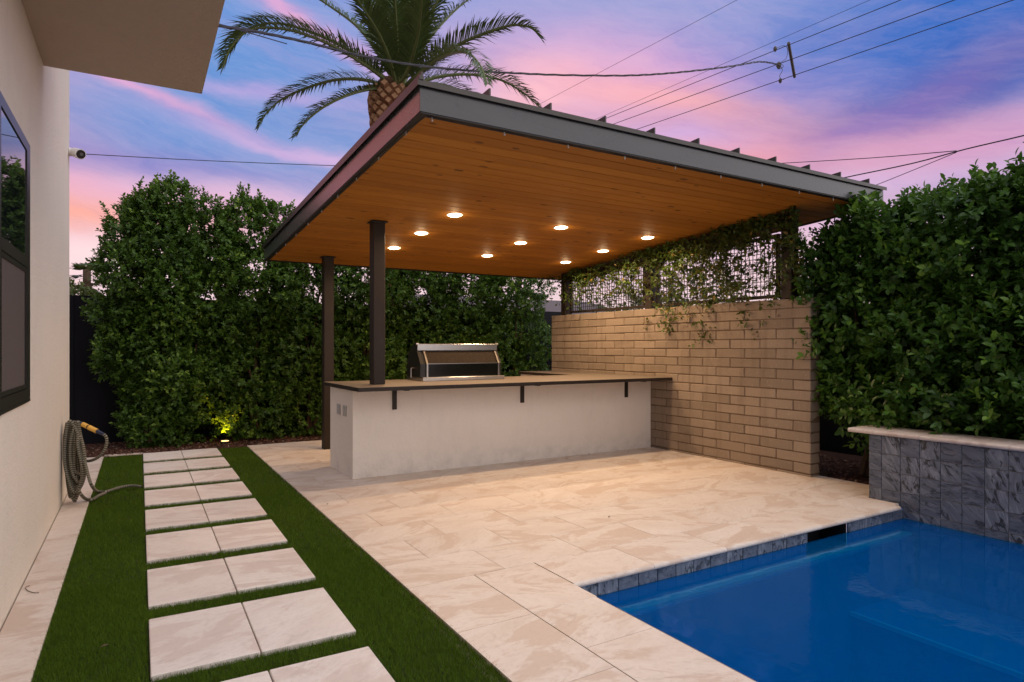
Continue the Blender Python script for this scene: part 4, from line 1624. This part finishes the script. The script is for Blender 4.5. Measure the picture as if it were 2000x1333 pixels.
# olive toned shrub seen past the wall end
bl = []
for k in range(26):
    r = rr_.uniform(0.2, 0.34)
    bl.append((8.5 + rr_.uniform(-0.7, 0.9), 6.3 + rr_.uniform(-1.3, 0.7), rr_.uniform(0.5, 2.75), r, r, r))
shrub('olive_shrub', 'loose olive green shrub seen between the block wall and the right hedge', None, (8.5, 6.2, 0), bl, 1100, 8, 0.055, 'leafC', RNG, broad=0.25)
bl = []
for k in range(20):
    r = rr_.uniform(0.2, 0.3)
    bl.append((9.3 + rr_.uniform(-1.0, 1.0), 9.0 + rr_.uniform(-1.6, 1.6), rr_.uniform(0.6, 2.1), r, r, r))
shrub('olive_shrub', 'low shrub beyond the wire mesh screens', None, (9.3, 9.0, 0), bl, 700, 8, 0.055, 'leafC', RNG, broad=0.25)

# fallen twig leaves near uplight: a lit sprig
# uplight fixture in the bed
ul = thing('uplight', 'small glowing yellow garden uplight in the mulch at the foot of the hedge', 'garden light', (1.167, 9.46, 0))
B().cyl((1.167, 9.46, -0.02), 0.055, 0.045, 18).out('housing', 'steel', ul)
B().cyl((1.167, 9.46, 0.0255), 0.047, 0.004, 18).out('lens', 'uplamp', ul)
sp_d = bpy.data.lights.new('uplight_beam', 'SPOT')
sp_d.energy = 60.0
sp_d.color = (1.0, 0.55, 0.05)
sp_d.spot_size = math.radians(75)
sp_d.spot_blend = 0.7
sp_d.shadow_soft_size = 0.03
so = bpy.data.objects.new('uplight_beam', sp_d)
COL.objects.link(so)
so.parent = ul
so.location = (0, 0, 0.04)
so.rotation_euler = (math.radians(180 - 12), 0, 0)

# ------------------------------------------------------------ climbing vine
vn = thing('climbing_vine', 'climbing vine with some yellow leaves trailing over the mesh screens and beam', 'vine', (XS, 6.2, WTOP))
sb = B()
vp, va = [], []
rv = random.Random(5)


def strand(p, d, n_, step=0.07, plane=True, grav=0.0, leafy=1.0):
    pts_ = [Vector(p)]
    d = Vector(d).normalized()
    for _ in range(n_):
        d = (d + Vector((rv.uniform(-0.1, 0.1), rv.uniform(-0.35, 0.35), rv.uniform(-0.35, 0.35) - grav))).normalized()
        q_ = pts_[-1] + d * step
        q_.x = max(XS - 0.14, min(XS + 0.10, q_.x))
        q_.y = max(4.1, min(8.4, q_.y))
        q_.z = min(q_.z, CZ(q_.y) - 0.03)
        pts_.append(q_)
        if rv.random() < leafy:
            vp.append(tuple(q_))
            va.append((rv.uniform(-0.9, 0.2), rv.uniform(-0.5, 0.5), rv.uniform(-0.6, 0.5)))
    sb.tube(pts_, 0.003, 4)


for _ in range(62):       # dense near screen
    strand((XS - 0.03, rv.uniform(4.2, 6.2), rv.uniform(1.85, 2.5)), (0, rv.uniform(-1, 1), rv.uniform(-1, 1)), 9)
for _ in range(17):       # sparse far screen
    strand((XS - 0.03, rv.uniform(6.4, 8.1), rv.uniform(1.9, 2.1)), (0, rv.uniform(-1, 1), rv.uniform(0, 1)), 8, leafy=0.9)
for _ in range(60):       # thick mat over the beam, thicker towards the near post
    yv = 4.15 + 2.2 * rv.random() ** 1.5
    strand((XS - 0.06, yv, CZ(yv) - rv.uniform(0.03, 0.22)), (-0.2, rv.uniform(-1, 1), rv.uniform(-0.4, 0.2)), 8)
for _ in range(26):
    yv = rv.uniform(6.3, 8.3)
    strand((XS - 0.07, yv, CZ(yv) - rv.uniform(0.05, 0.2)), (-0.2, rv.uniform(-1, 1), -0.2), 7)
for yv in (5.80, 5.55):   # loop hanging over the blocks
    strand((XS - 0.10, yv, 1.86), (-0.3, 0.1, -1), 4, 0.06, leafy=1.0)
strand((XS - 0.125, 5.80, 1.72), (0, -0.9, -0.7), 4, 0.06)
sb.out('stem', 'twig', vn)
vp, va = np.array(vp), np.array(va)
V_, T_, c_ = sprigs(vp, va, 5, 0.066, RNG, broad=0.27, spread=(0.6, 1.5))
c_ = np.where(np.repeat(RNG.random(len(vp) * 5) < 0.035, 7), 1.0, c_ * 0.85)
fo = np_mesh('foliage', V_, T_, 'leafV', c_, vn)
fo['kind'] = 'stuff'

# ------------------------------------------------------------ palm
PX, PY = 5.17, 14.0
pm = thing('date_palm', 'tall date palm with scaly pineapple trunk rising behind the pavilion roof', 'palm tree', (PX, PY, 0))
pts = [(PX, PY, 0), (PX, PY, 2), (PX, PY, 4.6), (PX, PY, 5.9), (PX, PY, 6.35), (PX, PY, 6.8), (PX, PY, 7.15), (PX, PY, 7.4)]
B().tube(pts, [0.36, 0.30, 0.28, 0.28, 0.36, 0.42, 0.38, 0.20], 20).out('trunk', 'palmcore', pm, (0, 0, 0), True)
bs = B()
# a cut leaf base: lozenge boss
hw_, hh2 = 0.125, 0.100
bs.V = [(0, -hw_, 0), (0, 0, -hh2), (0, hw_, 0), (0, 0, hh2 * 1.1),
        (0.085, -hw_ * 0.62, 0.035), (0.075, 0, -hh2 * 0.35), (0.085, hw_ * 0.62, 0.035), (0.10, 0, hh2 * 0.95)]
bs.F = [(0, 1, 5, 4), (1, 2, 6, 5), (2, 3, 7, 6), (3, 0, 4, 7), (4, 5, 6, 7)]
boss_me = bpy.data.meshes.new('leaf_base')
boss_me.from_pydata(bs.V, [], bs.F)
boss_me.materials.append(M['boss'])
boss_me.materials.append(M['bosscut'])
boss_me.polygons[4].material_index = 1
for ring_i in range(10):
    z = 5.93 + ring_i * 0.130 + 0.0
    rad = np.interp(z, [5.9, 6.35, 6.8, 7.15, 7.4], [0.29, 0.37, 0.425, 0.385, 0.22])
    nn = 13
    for k in range(nn):
        a = 2 * math.pi * (k + 0.5 * (ring_i % 2)) / nn + random.uniform(-0.03, 0.03)
        o_ = inst('leaf_base', boss_me, pm, (PX + math.cos(a) * rad * 0.95, PY + math.sin(a) * rad * 0.95, z + random.uniform(-0.02, 0.02)))
        o_.rotation_euler = (random.uniform(-0.15, 0.15), random.uniform(-0.2, 0.15), a)
        s1 = random.uniform(0.85, 1.12)
        o_.scale = (random.uniform(0.7, 1.2), s1, s1)


def pwld(u, v, dep):
    """a point of the palm given across, up and depth from its trunk"""
    D0 = PX * FWD[0] + PY * FWD[1]
    D = D0 + dep
    p = np.array([0, 0, EYE]) + D * (FWD + RGT * (u - 1000) / F_PX + UP * (678 - v) / F_PX)
    return Vector(p)


def frond(ctrl, leaf=0.42, seed=0, dead=0.0, vshape=0.5, droop=0.25):
    rng = np.random.default_rng(seed)
    pts_ = spline(ctrl, 10)
    P = np.array([tuple(p) for p in pts_])
    seg = np.linalg.norm(np.diff(P, axis=0), axis=1)
    cum = np.concatenate([[0], np.cumsum(seg)])
    tot = cum[-1]
    b_ = B()
    b_.tube(pts_, [0.042 * (1 - i / (len(pts_) - 1)) ** 0.8 + 0.005 for i in range(len(pts_))], 5)
    ns = int(tot / 0.034)
    ss = np.linspace(tot * 0.10, tot * 0.995, ns)
    C = np.stack([np.interp(ss, cum, P[:, k]) for k in range(3)], 1)
    T0 = np.stack([np.interp(np.clip(ss + 0.05, 0, tot), cum, P[:, k]) - np.interp(np.clip(ss - 0.05, 0, tot), cum, P[:, k]) for k in range(3)], 1)
    T0 = unit(T0)
    side = unit(np.cross(T0, np.array([0, 0, 1.0])))
    upv = np.cross(side, T0)
    f_ = ss / tot
    L = leaf * (0.35 + 1.0 * np.sin(np.clip(f_ * 1.05, 0, 1) * math.pi) ** 0.6) * rng.uniform(0.85, 1.1, ns)
    L = np.minimum(L, leaf * 1.35) * 1.12
    allV, allT, allC = [], [], []
    nv = 0
    for sgn in (-1, 1):
        fw_ = 0.55 + 0.9 * f_ + rng.normal(0, 0.08, ns)
        D = unit(side * sgn * 1.0 + T0 * fw_[:, None] + upv * (vshape + rng.normal(0, 0.16, ns))[:, None])
        mid = C + D * (L * 0.5)[:, None]
        tipp = C + D * L[:, None] + np.array([0, 0, -1.0]) * (droop * L * rng.uniform(0.4, 1.4, ns))[:, None]
        wv = np.cross(D, upv)
        wv = unit(wv) * 0.0165
        v_ = np.stack([C - wv * 0.5, C + wv * 0.5, mid - wv, mid + wv, tipp], 1).reshape(-1, 3)
        base_i = (np.arange(ns) * 5)[:, None, None] + nv
        t_ = (base_i + np.array([[0, 1, 3], [0, 3, 2], [2, 3, 4]])[None]).reshape(-1, 3)
        allV.append(v_); allT.append(t_)
        allC.append(np.repeat(np.clip(rng.normal(0.35, 0.18, ns) + dead, 0, 1), 5))
        nv += len(v_)
    o = np_mesh('frond', np.concatenate(allV), np.concatenate(allT), 'leafP', np.concatenate(allC), pm)
    b_.out('stalk', 'rachis', o)
    return o


FR = [
    ([(772, 172, 0), (715, 128, -.5), (640, 85, -.9), (560, 58, -1.1), (492, 58, -1.2), (452, 92, -1.2), (434, 134, -1.2)], 0.46, 0.0),
    ([(772, 170, 0), (700, 110, .5), (620, 68, .9), (540, 46, 1.1), (480, 60, 1.2), (450, 100, 1.2), (440, 122, 1.2)], 0.42, 0.1),
    ([(768, 178, 0), (720, 158, .3), (660, 156, .7), (600, 172, 1.0), (550, 195, 1.2), (518, 225, 1.2), (503, 252, 1.2)], 0.36, 0.12),
    ([(768, 180, 0), (728, 174, -.4), (680, 186, -.8), (635, 208, -1.0), (600, 236, -1.1), (573, 269, -1.1)], 0.32, 0.0),
    ([(774, 170, 0), (738, 105, .3), (700, 55, .6), (655, 20, .8), (600, -12, 1.0), (540, -20, 1.1)], 0.42, 0.05),
    ([(775, 170, 0), (752, 95, -.4), (728, 30, -.8), (702, -30, -1.1), (670, -70, -1.4)], 0.46, 0.0),
    ([(778, 168, 0), (776, 90, -.6), (772, 20, -1.3), (768, -50, -2.1), (760, -90, -3.0)], 0.50, 0.0),
    ([(780, 168, 0), (790, 100, .3), (798, 30, .6), (806, -40, .9), (815, -100, 1.0)], 0.50, 0.0),
    ([(778, 168, 0), (768, 100, .6), (750, 20, 1.2), (738, -50, 1.7)], 0.50, 0.05),
    ([(783, 170, 0), (808, 95, -.4), (838, 30, -.8), (872, -22, -1.1), (915, -60, -1.2)], 0.48, 0.0),
    ([(785, 170, 0), (822, 100, .4), (865, 45, .8), (915, 0, 1.1), (975, -30, 1.2)], 0.46, 0.05),
    ([(788, 172, 0), (840, 122, -.3), (895, 88, -.6), (950, 64, -.9), (1000, 50, -1.0), (1036, 55, -1.1), (1057, 76, -1.1)], 0.44, 0.0),
    ([(788, 172, 0), (835, 130, -.9), (875, 106, -1.8), (912, 104, -2.6), (938, 128, -3.1), (952, 165, -3.4)], 0.36, 0.15),
    ([(790, 176, 0), (850, 152, .4), (915, 146, .8), (975, 156, 1.1), (1022, 182, 1.2), (1060, 216, 1.2)], 0.42, 0.0),
    ([(790, 178, 0), (835, 165, .6), (880, 170, 1.1), (925, 195, 1.4), (955, 225, 1.5)], 0.34, 0.05),
    ([(778, 165, 0), (785, 60, 1.0), (840, -20, 2.4), (880, -40, 3.6)], 0.45, 0.0),
    ([(778, 165, 0), (760, 60, 1.0), (700, 0, 2.4), (650, -10, 3.6)], 0.45, 0.0),
    ([(778, 165, 0), (800, 40, -.5), (830, -50, -1.2), (850, -110, -2.0)], 0.45, 0.0),
    ([(776, 172, -.1), (800, 130, -.7), (815, 75, -1.4), (822, 25, -2.1), (826, -20, -2.6)], 0.46, 0.0),
    ([(774, 172, -.1), (762, 120, -.7), (742, 70, -1.3), (715, 25, -1.8), (690, -15, -2.1)], 0.46, 0.0),
]
for i, (cp, lf, dd) in enumerate(FR):
    frond([pwld(*c_) for c_ in cp], lf, 100 + i, dd)

# small fan palm and bushes far away over the fence, at the left
fp = thing('fan_palm', 'small distant fan palm rising over the fence beside the house corner', 'palm tree', (-1.50, 36, 0))
fpx, fpy = -1.50, 36.0
b = B().tube([(fpx, fpy, 0), (fpx, fpy, 4.95)], [0.20, 0.16], 8)
b.out('trunk', 'bark', fp)
rngf = np.random.default_rng(3)
nf = 26
for k in range(nf):
    a = 2 * math.pi * k / nf * 3.3
    e = 0.9 - 1.5 * (k / nf)
    c0 = Vector((fpx, fpy, 4.95 - 0.9 * (k / nf)))
    dv = Vector((math.cos(a) * math.cos(e), math.sin(a) * math.cos(e), math.sin(e)))
    cc = c0 + dv * 0.35
    sd_ = dv.cross(Vector((0, 0, 1))).normalized()
    nb = 14
    Vf = [tuple(cc)]
    for j in range(nb):
        th = (j / (nb - 1) - 0.5) * 3.4
        rl = 0.50 if j % 2 == 0 else 0.28
        q_ = cc + (dv * math.cos(th) + sd_ * math.sin(th)) * rl + Vector((0, 0, -0.25 * rl))
        Vf.append(tuple(q_))
    Ff = [(0, j, j + 1) for j in range(1, nb)]
    mk('fan_leaf', Vf, Ff, 'leafC', fp)


def far_bush(x, y, z, r, label, cat='bush', name='far_bush'):
    bl_ = []
    rr = random.Random(int(x * 10 + y))
    for k in range(14):
        q_ = rr.uniform(0.3, 0.5) * r
        bl_.append((x + rr.uniform(-r, r), y + rr.uniform(-r, r) * 0.6, z * rr.uniform(0.3, 0.9), q_ * 1.3, q_, q_ * 0.8))
    shrub(name, label, None, (x, y, 0), bl_, 420, 8, 0.20, 'leafC', RNG, cat=cat)


far_bush(-1.75, 33.5, 4.1, 1.0, 'hazy pale green bush over the left fence below the fan palm')
far_bush(19.5, 22, 3.7, 2.4, 'distant tree top seen through the far wire mesh screen', 'tree', 'far_tree')
far_bush(15.5, 15.5, 3.4, 1.8, 'distant tree top seen through the near wire mesh screen', 'tree', 'far_tree')
hs = thing('neighbour_house', 'dark low roof of a neighbouring house beyond the block wall', 'house', (14, 24, 0))
B().box(9.5, 19, 22, 28, 0, 2.6).out('wall', 'house', hs)
B().prism([(9.0, 21.5, 2.6), (9.0, 28.5, 2.6), (9.0, 25, 3.5)], (10.5, 0, 0)).out('roof', 'farroof', hs)

# ------------------------------------------------------------ overhead lines
def ray(u, v):
    return FWD + RGT * (u - 1000) / F_PX - UP * (v - 678) / F_PX


def on_z(u, v, z):
    r = ray(u, v)
    return Vector(np.array([0, 0, EYE]) + r * (z - EYE) / r[2])


def on_d(u, v, D):
    return Vector(np.array([0, 0, EYE]) + ray(u, v) * D)


LW = [((1065, 198), (1440, 0), 14.2, 0.008, 'uppermost thin overhead line crossing left above the roof'),
      ((1160, 235), (1700, 0), 13.4, 0.008, 'thin overhead line passing just above the spreader bar'),
      ((1165, 239), (1760, 0), 12.6, 0.014, 'overhead power line attached at the top of the spreader bar'),
      ((1192, 245), (1865, 0), 12.3, 0.015, 'overhead power line attached at the middle of the spreader bar'),
      ((1232, 257), (1980, 0), 12.0, 0.015, 'lowest overhead power line at the foot of the spreader bar')]
for (a, c, z, r, lab) in LW:
    p0, p1 = on_z(a[0], a[1], z), on_z(c[0], c[1], z)
    d = (p1 - p0)
    q0, q1 = p0 - d * 1.6, p1 + d * 1.2
    N_ = 14
    pts = []
    for k in range(N_ + 1):
        pts.append(q0.lerp(q1, k / N_))
    o = B().tube(pts, r, 5).out('power_line', 'wire')
    tag(o, lab, 'power line', 'parallel overhead power lines')


def on_line(idx, u, v):
    """point of line idx nearest to the viewing ray"""
    a, c, z, r, lab = LW[idx]
    return on_z(u, v, z)


sb_ = thing('spreader_bar', 'grey spreader bar with clamps joining the overhead lines', 'line spreader', tuple(on_z(1547, 118, 12.3)))
pt, pb = on_z(1540, 84, 12.62), on_z(1552, 151, 11.98)
B().tube([pt, pb], 0.055, 6).out('bar', 'grey', sb_)
for (u, v, z, s1) in ((1514, 96, 12.62, 0.10), (1521, 128, 12.3, 0.14), (1524, 158, 12.0, 0.10)):
    c_ = on_z(u, v, z)
    b = B().tube([c_ + Vector((0, 0, -s1)), c_ + Vector((0, 0, -s1 * 0.3)), c_ + Vector((0, 0, s1 * 0.5)), c_ + Vector((0, 0, s1))], [s1 * 0.3, s1 * 0.7, s1 * 0.6, s1 * 0.2], 8)
    b.out('clamp', 'grey', sb_)
D_ = (pt - Vector((0, 0, EYE))).dot(Vector(FWD))
b = B()
for cp in ([(1514, 96), (1528, 90), (1537, 93), (1538, 105), (1534, 116), (1522, 124)],
           [(1525, 130), (1528, 138), (1523, 148), (1525, 154), (1532, 156)],
           [(1516, 124), (1522, 135), (1530, 130), (1524, 124)]):
    b.tube(spline([on_d(u, v, D_) for u, v in cp], 6), 0.010, 4)
b.out('jumper_wire', 'wire', sb_)

cp = [(380, 32, 5.6), (427, 50, 6.0), (500, 62, 6.8), (600, 83, 7.8), (700, 108, 9.0), (800, 126, 10.3), (900, 137, 11.7), (1000, 143, 13.1), (1100, 147, 14.5), (1220, 148, 16.2), (1300, 144, 17.5), (1380, 136, 19.0), (1440, 128, 20.2), (1486, 121, 21.3), (1524, 127, 22.0)]
pts = spline([on_d(*c_) for c_ in cp], 6)
sdp = thing('service_drop', 'thick twisted service cable sagging in front of the palm crown to the house', 'cable', tuple(pts[0]))
b = B()
for ph in (0, 2.1, 4.2):
    q_ = []
    for i, p in enumerate(pts):
        a = i * 1.1 + ph
        D = (p - Vector((0, 0, EYE))).dot(Vector(FWD))
        rr0 = 0.0011 * D
        q_.append(p + Vector((0, 0, 1)) * math.sin(a) * rr0 + Vector(RGT) * math.cos(a) * rr0)
    b.tube(q_, 0.011, 5)
b.out('cable', 'wire', sdp)
o = B().tube([on_d(427, 47, 6.0), on_d(560, 86, 7.5)], 0.006, 5).out('cable', 'wire', sdp)

o = B().tube(spline([on_d(60, 296, 11), on_d(160, 301, 12), on_d(400, 314, 13.5), on_d(655, 324, 15), on_d(900, 330, 17)], 4), 0.008, 5).out('cable', 'wire')
tag(o, 'single thin cable running from the house corner behind the roof edge', 'cable')
o = B().tube([on_d(60, 528, 40), on_d(300, 516, 44)], 0.03, 4).out('cable', 'wire')
tag(o, 'faint far cable near the distant fan palm', 'cable')
for (a, r, lab) in (([(1400, 326, 26), (1513, 320, 25), (1700, 309, 22), (1868, 295, 19)], 0.014, 'upper of three cables meeting right of the roof'),
                    ([(1560, 369, 23), (1642, 349, 22), (1780, 320, 20.5), (1885, 292, 19), (2000, 265, 17.5), (2200, 215, 15)], 0.020, 'thickest of three cables meeting right of the roof'),
                    ([(1640, 388, 24), (1708, 363, 22), (1800, 326, 20.5), (1868, 298, 19)], 0.012, 'lowest of three cables meeting right of the roof')):
    o = B().tube(spline([on_d(*q_) for q_ in a], 4), r, 5).out('cable', 'wire')
    tag(o, lab, 'cable', 'cables right of the roof')

# ------------------------------------------------------------ camera on the house corner
cx_w, cy_w = G(wl, 7.10)
Dc = (Vector((cx_w, cy_w, 0))).dot(Vector(FWD))
zc = EYE + (678 - 300) / F_PX * Dc
sc = thing('security_camera', 'white bullet security camera on the house corner', 'security camera', (cx_w, cy_w, zc))
B().tube([(cx_w + 0.001, cy_w - 0.02, zc + 0.01), (cx_w + 0.022, cy_w - 0.02, zc + 0.01)], 0.038, 16).out('mount', 'whitepl', sc)
B().tube([(cx_w + 0.022, cy_w - 0.02, zc + 0.01), (cx_w + 0.05, cy_w - 0.045, zc - 0.002)], 0.012, 8).out('arm', 'whitepl', sc)
hd0 = Vector((cx_w + 0.040, cy_w - 0.02, zc + 0.012))
dd = (Vector((0.10, -0.16, -0.06))).normalized()
B().tube([hd0, hd0 + dd * 0.012, hd0 + dd * 0.11], [0.030, 0.042, 0.046], 18, True).out('body', 'whitepl', sc)
B().tube([hd0 + dd * 0.1102, hd0 + dd * 0.118], [0.040, 0.037], 18).out('face', 'blackpl', sc)
B().tube([hd0 + dd * 0.1182, hd0 + dd * 0.121], [0.016, 0.014], 12).out('lens', 'grey', sc)

# ------------------------------------------------------------ garden hose
HX, HY = -0.355, 6.50
DH = HX * FWD[0] + HY * FWD[1]


def hp(u, v, dep=0.0):
    return on_d(u, v, DH + dep)


hsn = thing('garden_hose', 'ribbed olive grey garden hose coiled on a short post by the house wall', 'garden hose', (HX, HY, 0))
B().cyl((HX, HY, -0.02), 0.012, 0.70, 8).out('post', 'rust', hsn)
B().tube([(HX - 0.02, HY + 0.02, 0.66), (HX + 0.02, HY, 0.67), (HX + 0.05, HY - 0.05, 0.66)], 0.014, 8).out('hook', 'rust', hsn)
coil = []
rc = random.Random(2)
loops = 9
cl = [(127, 149, 972), (130, 160, 978), (134, 166, 958), (139, 168, 942), (144, 160, 948), (131, 154, 968), (146, 166, 926), (128, 163, 962), (150, 164, 934)]
for k in range(loops):
    ul_, ur_, vb_ = cl[k]
    dp = -0.01 - 0.030 * (k % 4) - 0.01 * (k > 5)
    top_u = (131, 139, 147, 152, 143, 135, 150, 137, 154)[k]
    coil += [hp(top_u, 824 + rc.uniform(-1, 2), dp), hp(ul_ - 1, 862, dp - 0.01), hp(ul_ + rc.uniform(-2, 2), 915, dp - 0.015),
             hp((ul_ + ur_) / 2, vb_, dp - 0.02), hp(ur_ + rc.uniform(-3, 2), 925, dp - 0.03), hp((top_u + ur_) / 2 + 2, 870, dp - 0.02)]
coil += [hp(150, 826, -0.09), hp(153, 850, -0.10), hp(158, 880, -0.12), hp(168, 912, -0.15), hp(174, 935, -0.18), hp(180, 950, -0.2)]
# run over the turf to the pavers
tail = []
for (u, v) in ((190, 960), (205, 961), (222, 956), (240, 951), (258, 949), (276, 951)):
    r_ = ray(u, v)
    tail.append(Vector(np.array([0, 0, EYE]) + r_ * (0.022 - EYE) / r_[2]))
cpath = spline(coil + tail, 14)


def hose(path, r, name, parent):
    # resample evenly
    P = np.array([tuple(p) for p in path])
    seg = np.linalg.norm(np.diff(P, axis=0), axis=1)
    cum = np.concatenate([[0], np.cumsum(seg)])
    n_ = int(cum[-1] / 0.006)
    ss = np.linspace(0, cum[-1], n_)
    Q = np.stack([np.interp(ss, cum, P[:, k]) for k in range(3)], 1)
    Q[:, 2] = np.maximum(Q[:, 2], 0.012)
    rad = r * (1 + 0.10 * np.sin(ss * 2 * math.pi / 0.018))
    bb_ = B().tube([tuple(q_) for q_ in Q], list(rad), 8)
    o_ = bb_.out(name, 'hose', parent, (0, 0, 0), True)
    at_ = o_.data.attributes.new('len', 'FLOAT', 'POINT')
    vals = np.repeat(ss, 8).astype(np.float32)
    at_.data.foreach_set('value', vals)
    return o_


hose(cpath, 0.0120, 'hose', hsn)
hose(spline([hp(203, 849, -0.1), hp(208, 856, -0.1), hp(207, 872, -0.1), hp(198, 888, -0.1), hp(186, 897, -0.08), hp(172, 901, -0.05), hp(160, 900, -0.02)], 14), 0.0115, 'hose', hsn)
lp = [hp(150, 950, -0.1), hp(158, 966, -0.14)]
for (u, v) in ((168, 975), (180, 976), (192, 969), (206, 963)):
    r_ = ray(u, v)
    lp.append(Vector(np.array([0, 0, EYE]) + r_ * (0.018 - EYE) / r_[2]))
hose(spline(lp, 14), 0.0125, 'hose', hsn)
n0, n1 = hp(157, 827, -0.08), hp(203, 849, -0.1)
dv = n1 - n0
def seg_(a, c, r0, r1, nm, mt):
    B().tube([n0 + dv * a, n0 + dv * c], [r0, r1], 12).out(nm, mt, hsn)
seg_(-0.10, 0.09, 0.012, 0.016, 'coupling', 'bluepl')
seg_(0.09, 0.30, 0.019, 0.019, 'connector', 'yellow')
seg_(0.301, 0.36, 0.014, 0.014, 'coupling', 'blackpl')
seg_(0.361, 0.70, 0.020, 0.019, 'connector', 'yellow')
seg_(0.701, 1.0, 0.015, 0.011, 'coupling', 'bluepl')

# ------------------------------------------------------------ litter: a few dry leaves and a twig
def curl(pts_, r, label, name='dry_twig'):
    o_ = B().tube(spline(pts_, 5), r, 4).out(name, 'bark')
    tag(o_, label, 'twig')


def on_g(u, v, z=0.004):
    r = ray(u, v)
    return Vector(np.array([0, 0, EYE]) + r * (z - EYE) / r[2])


dl_me = bpy.data.meshes.new('fallen_leaf')
dl_me.from_pydata([(-0.020, 0, 0.0), (0, -0.008, 0.006), (0.020, 0, 0.002), (0, 0.008, 0.005), (0, 0, 0.001)], [], [(0, 1, 4), (1, 2, 4), (2, 3, 4), (3, 0, 4)])
dl_me.materials.append(M['bark'])
for (u, v, lab) in ((352, 880, 'tiny fallen leaf on the far end of the path left of the uplight'), (303, 883, 'tiny fallen leaf on the farthest pale slab nearest the left turf'),
                    (925, 886, 'tiny fallen leaf at the foot of the white counter below the middle bracket'), (205, 1262, 'fallen leaf lying on the left turf strip near the camera'),
                    (640, 985, 'fallen leaf on the right turf strip edge beside the patio'), (1190, 1010, 'fallen leaf on the patio between the counter and the pool')):
    o = bpy.data.objects.new('fallen_leaf', dl_me)
    reg(o, None, on_g(u, v, 0.006 if 'turf' not in lab else 0.016))
    o.rotation_euler = (0.1, 0.05, u * 0.37)
    tag(o, lab, 'leaf')
curl([on_g(58, 1144), on_g(50, 1148), on_g(54, 1154), on_g(66, 1158), on_g(76, 1158)], 0.0018, 'thin curved dry twig on the paving beside the house')
for (u, v, lab) in ((1151, 887, 'larger dry brown leaf at the foot of the white counter'), (1227, 883, 'small dry leaf at the right foot of the white counter'), (1107, 896, 'tiny dry leaf by the middle of the white counter')):
    c_ = on_g(u, v, 0.006)
    s1 = 0.022 if 'larger' in lab else 0.012
    V = [(c_.x - s1, c_.y, 0.003), (c_.x, c_.y - s1 * 0.4, 0.010), (c_.x + s1, c_.y, 0.004), (c_.x, c_.y + s1 * 0.4, 0.008), (c_.x, c_.y, 0.004)]
    o = mk('dry_leaf', V, [(0, 1, 4), (1, 2, 4), (2, 3, 4), (3, 0, 4)], 'rust')
    tag(o, lab, 'leaf', 'dry leaves by the counter')
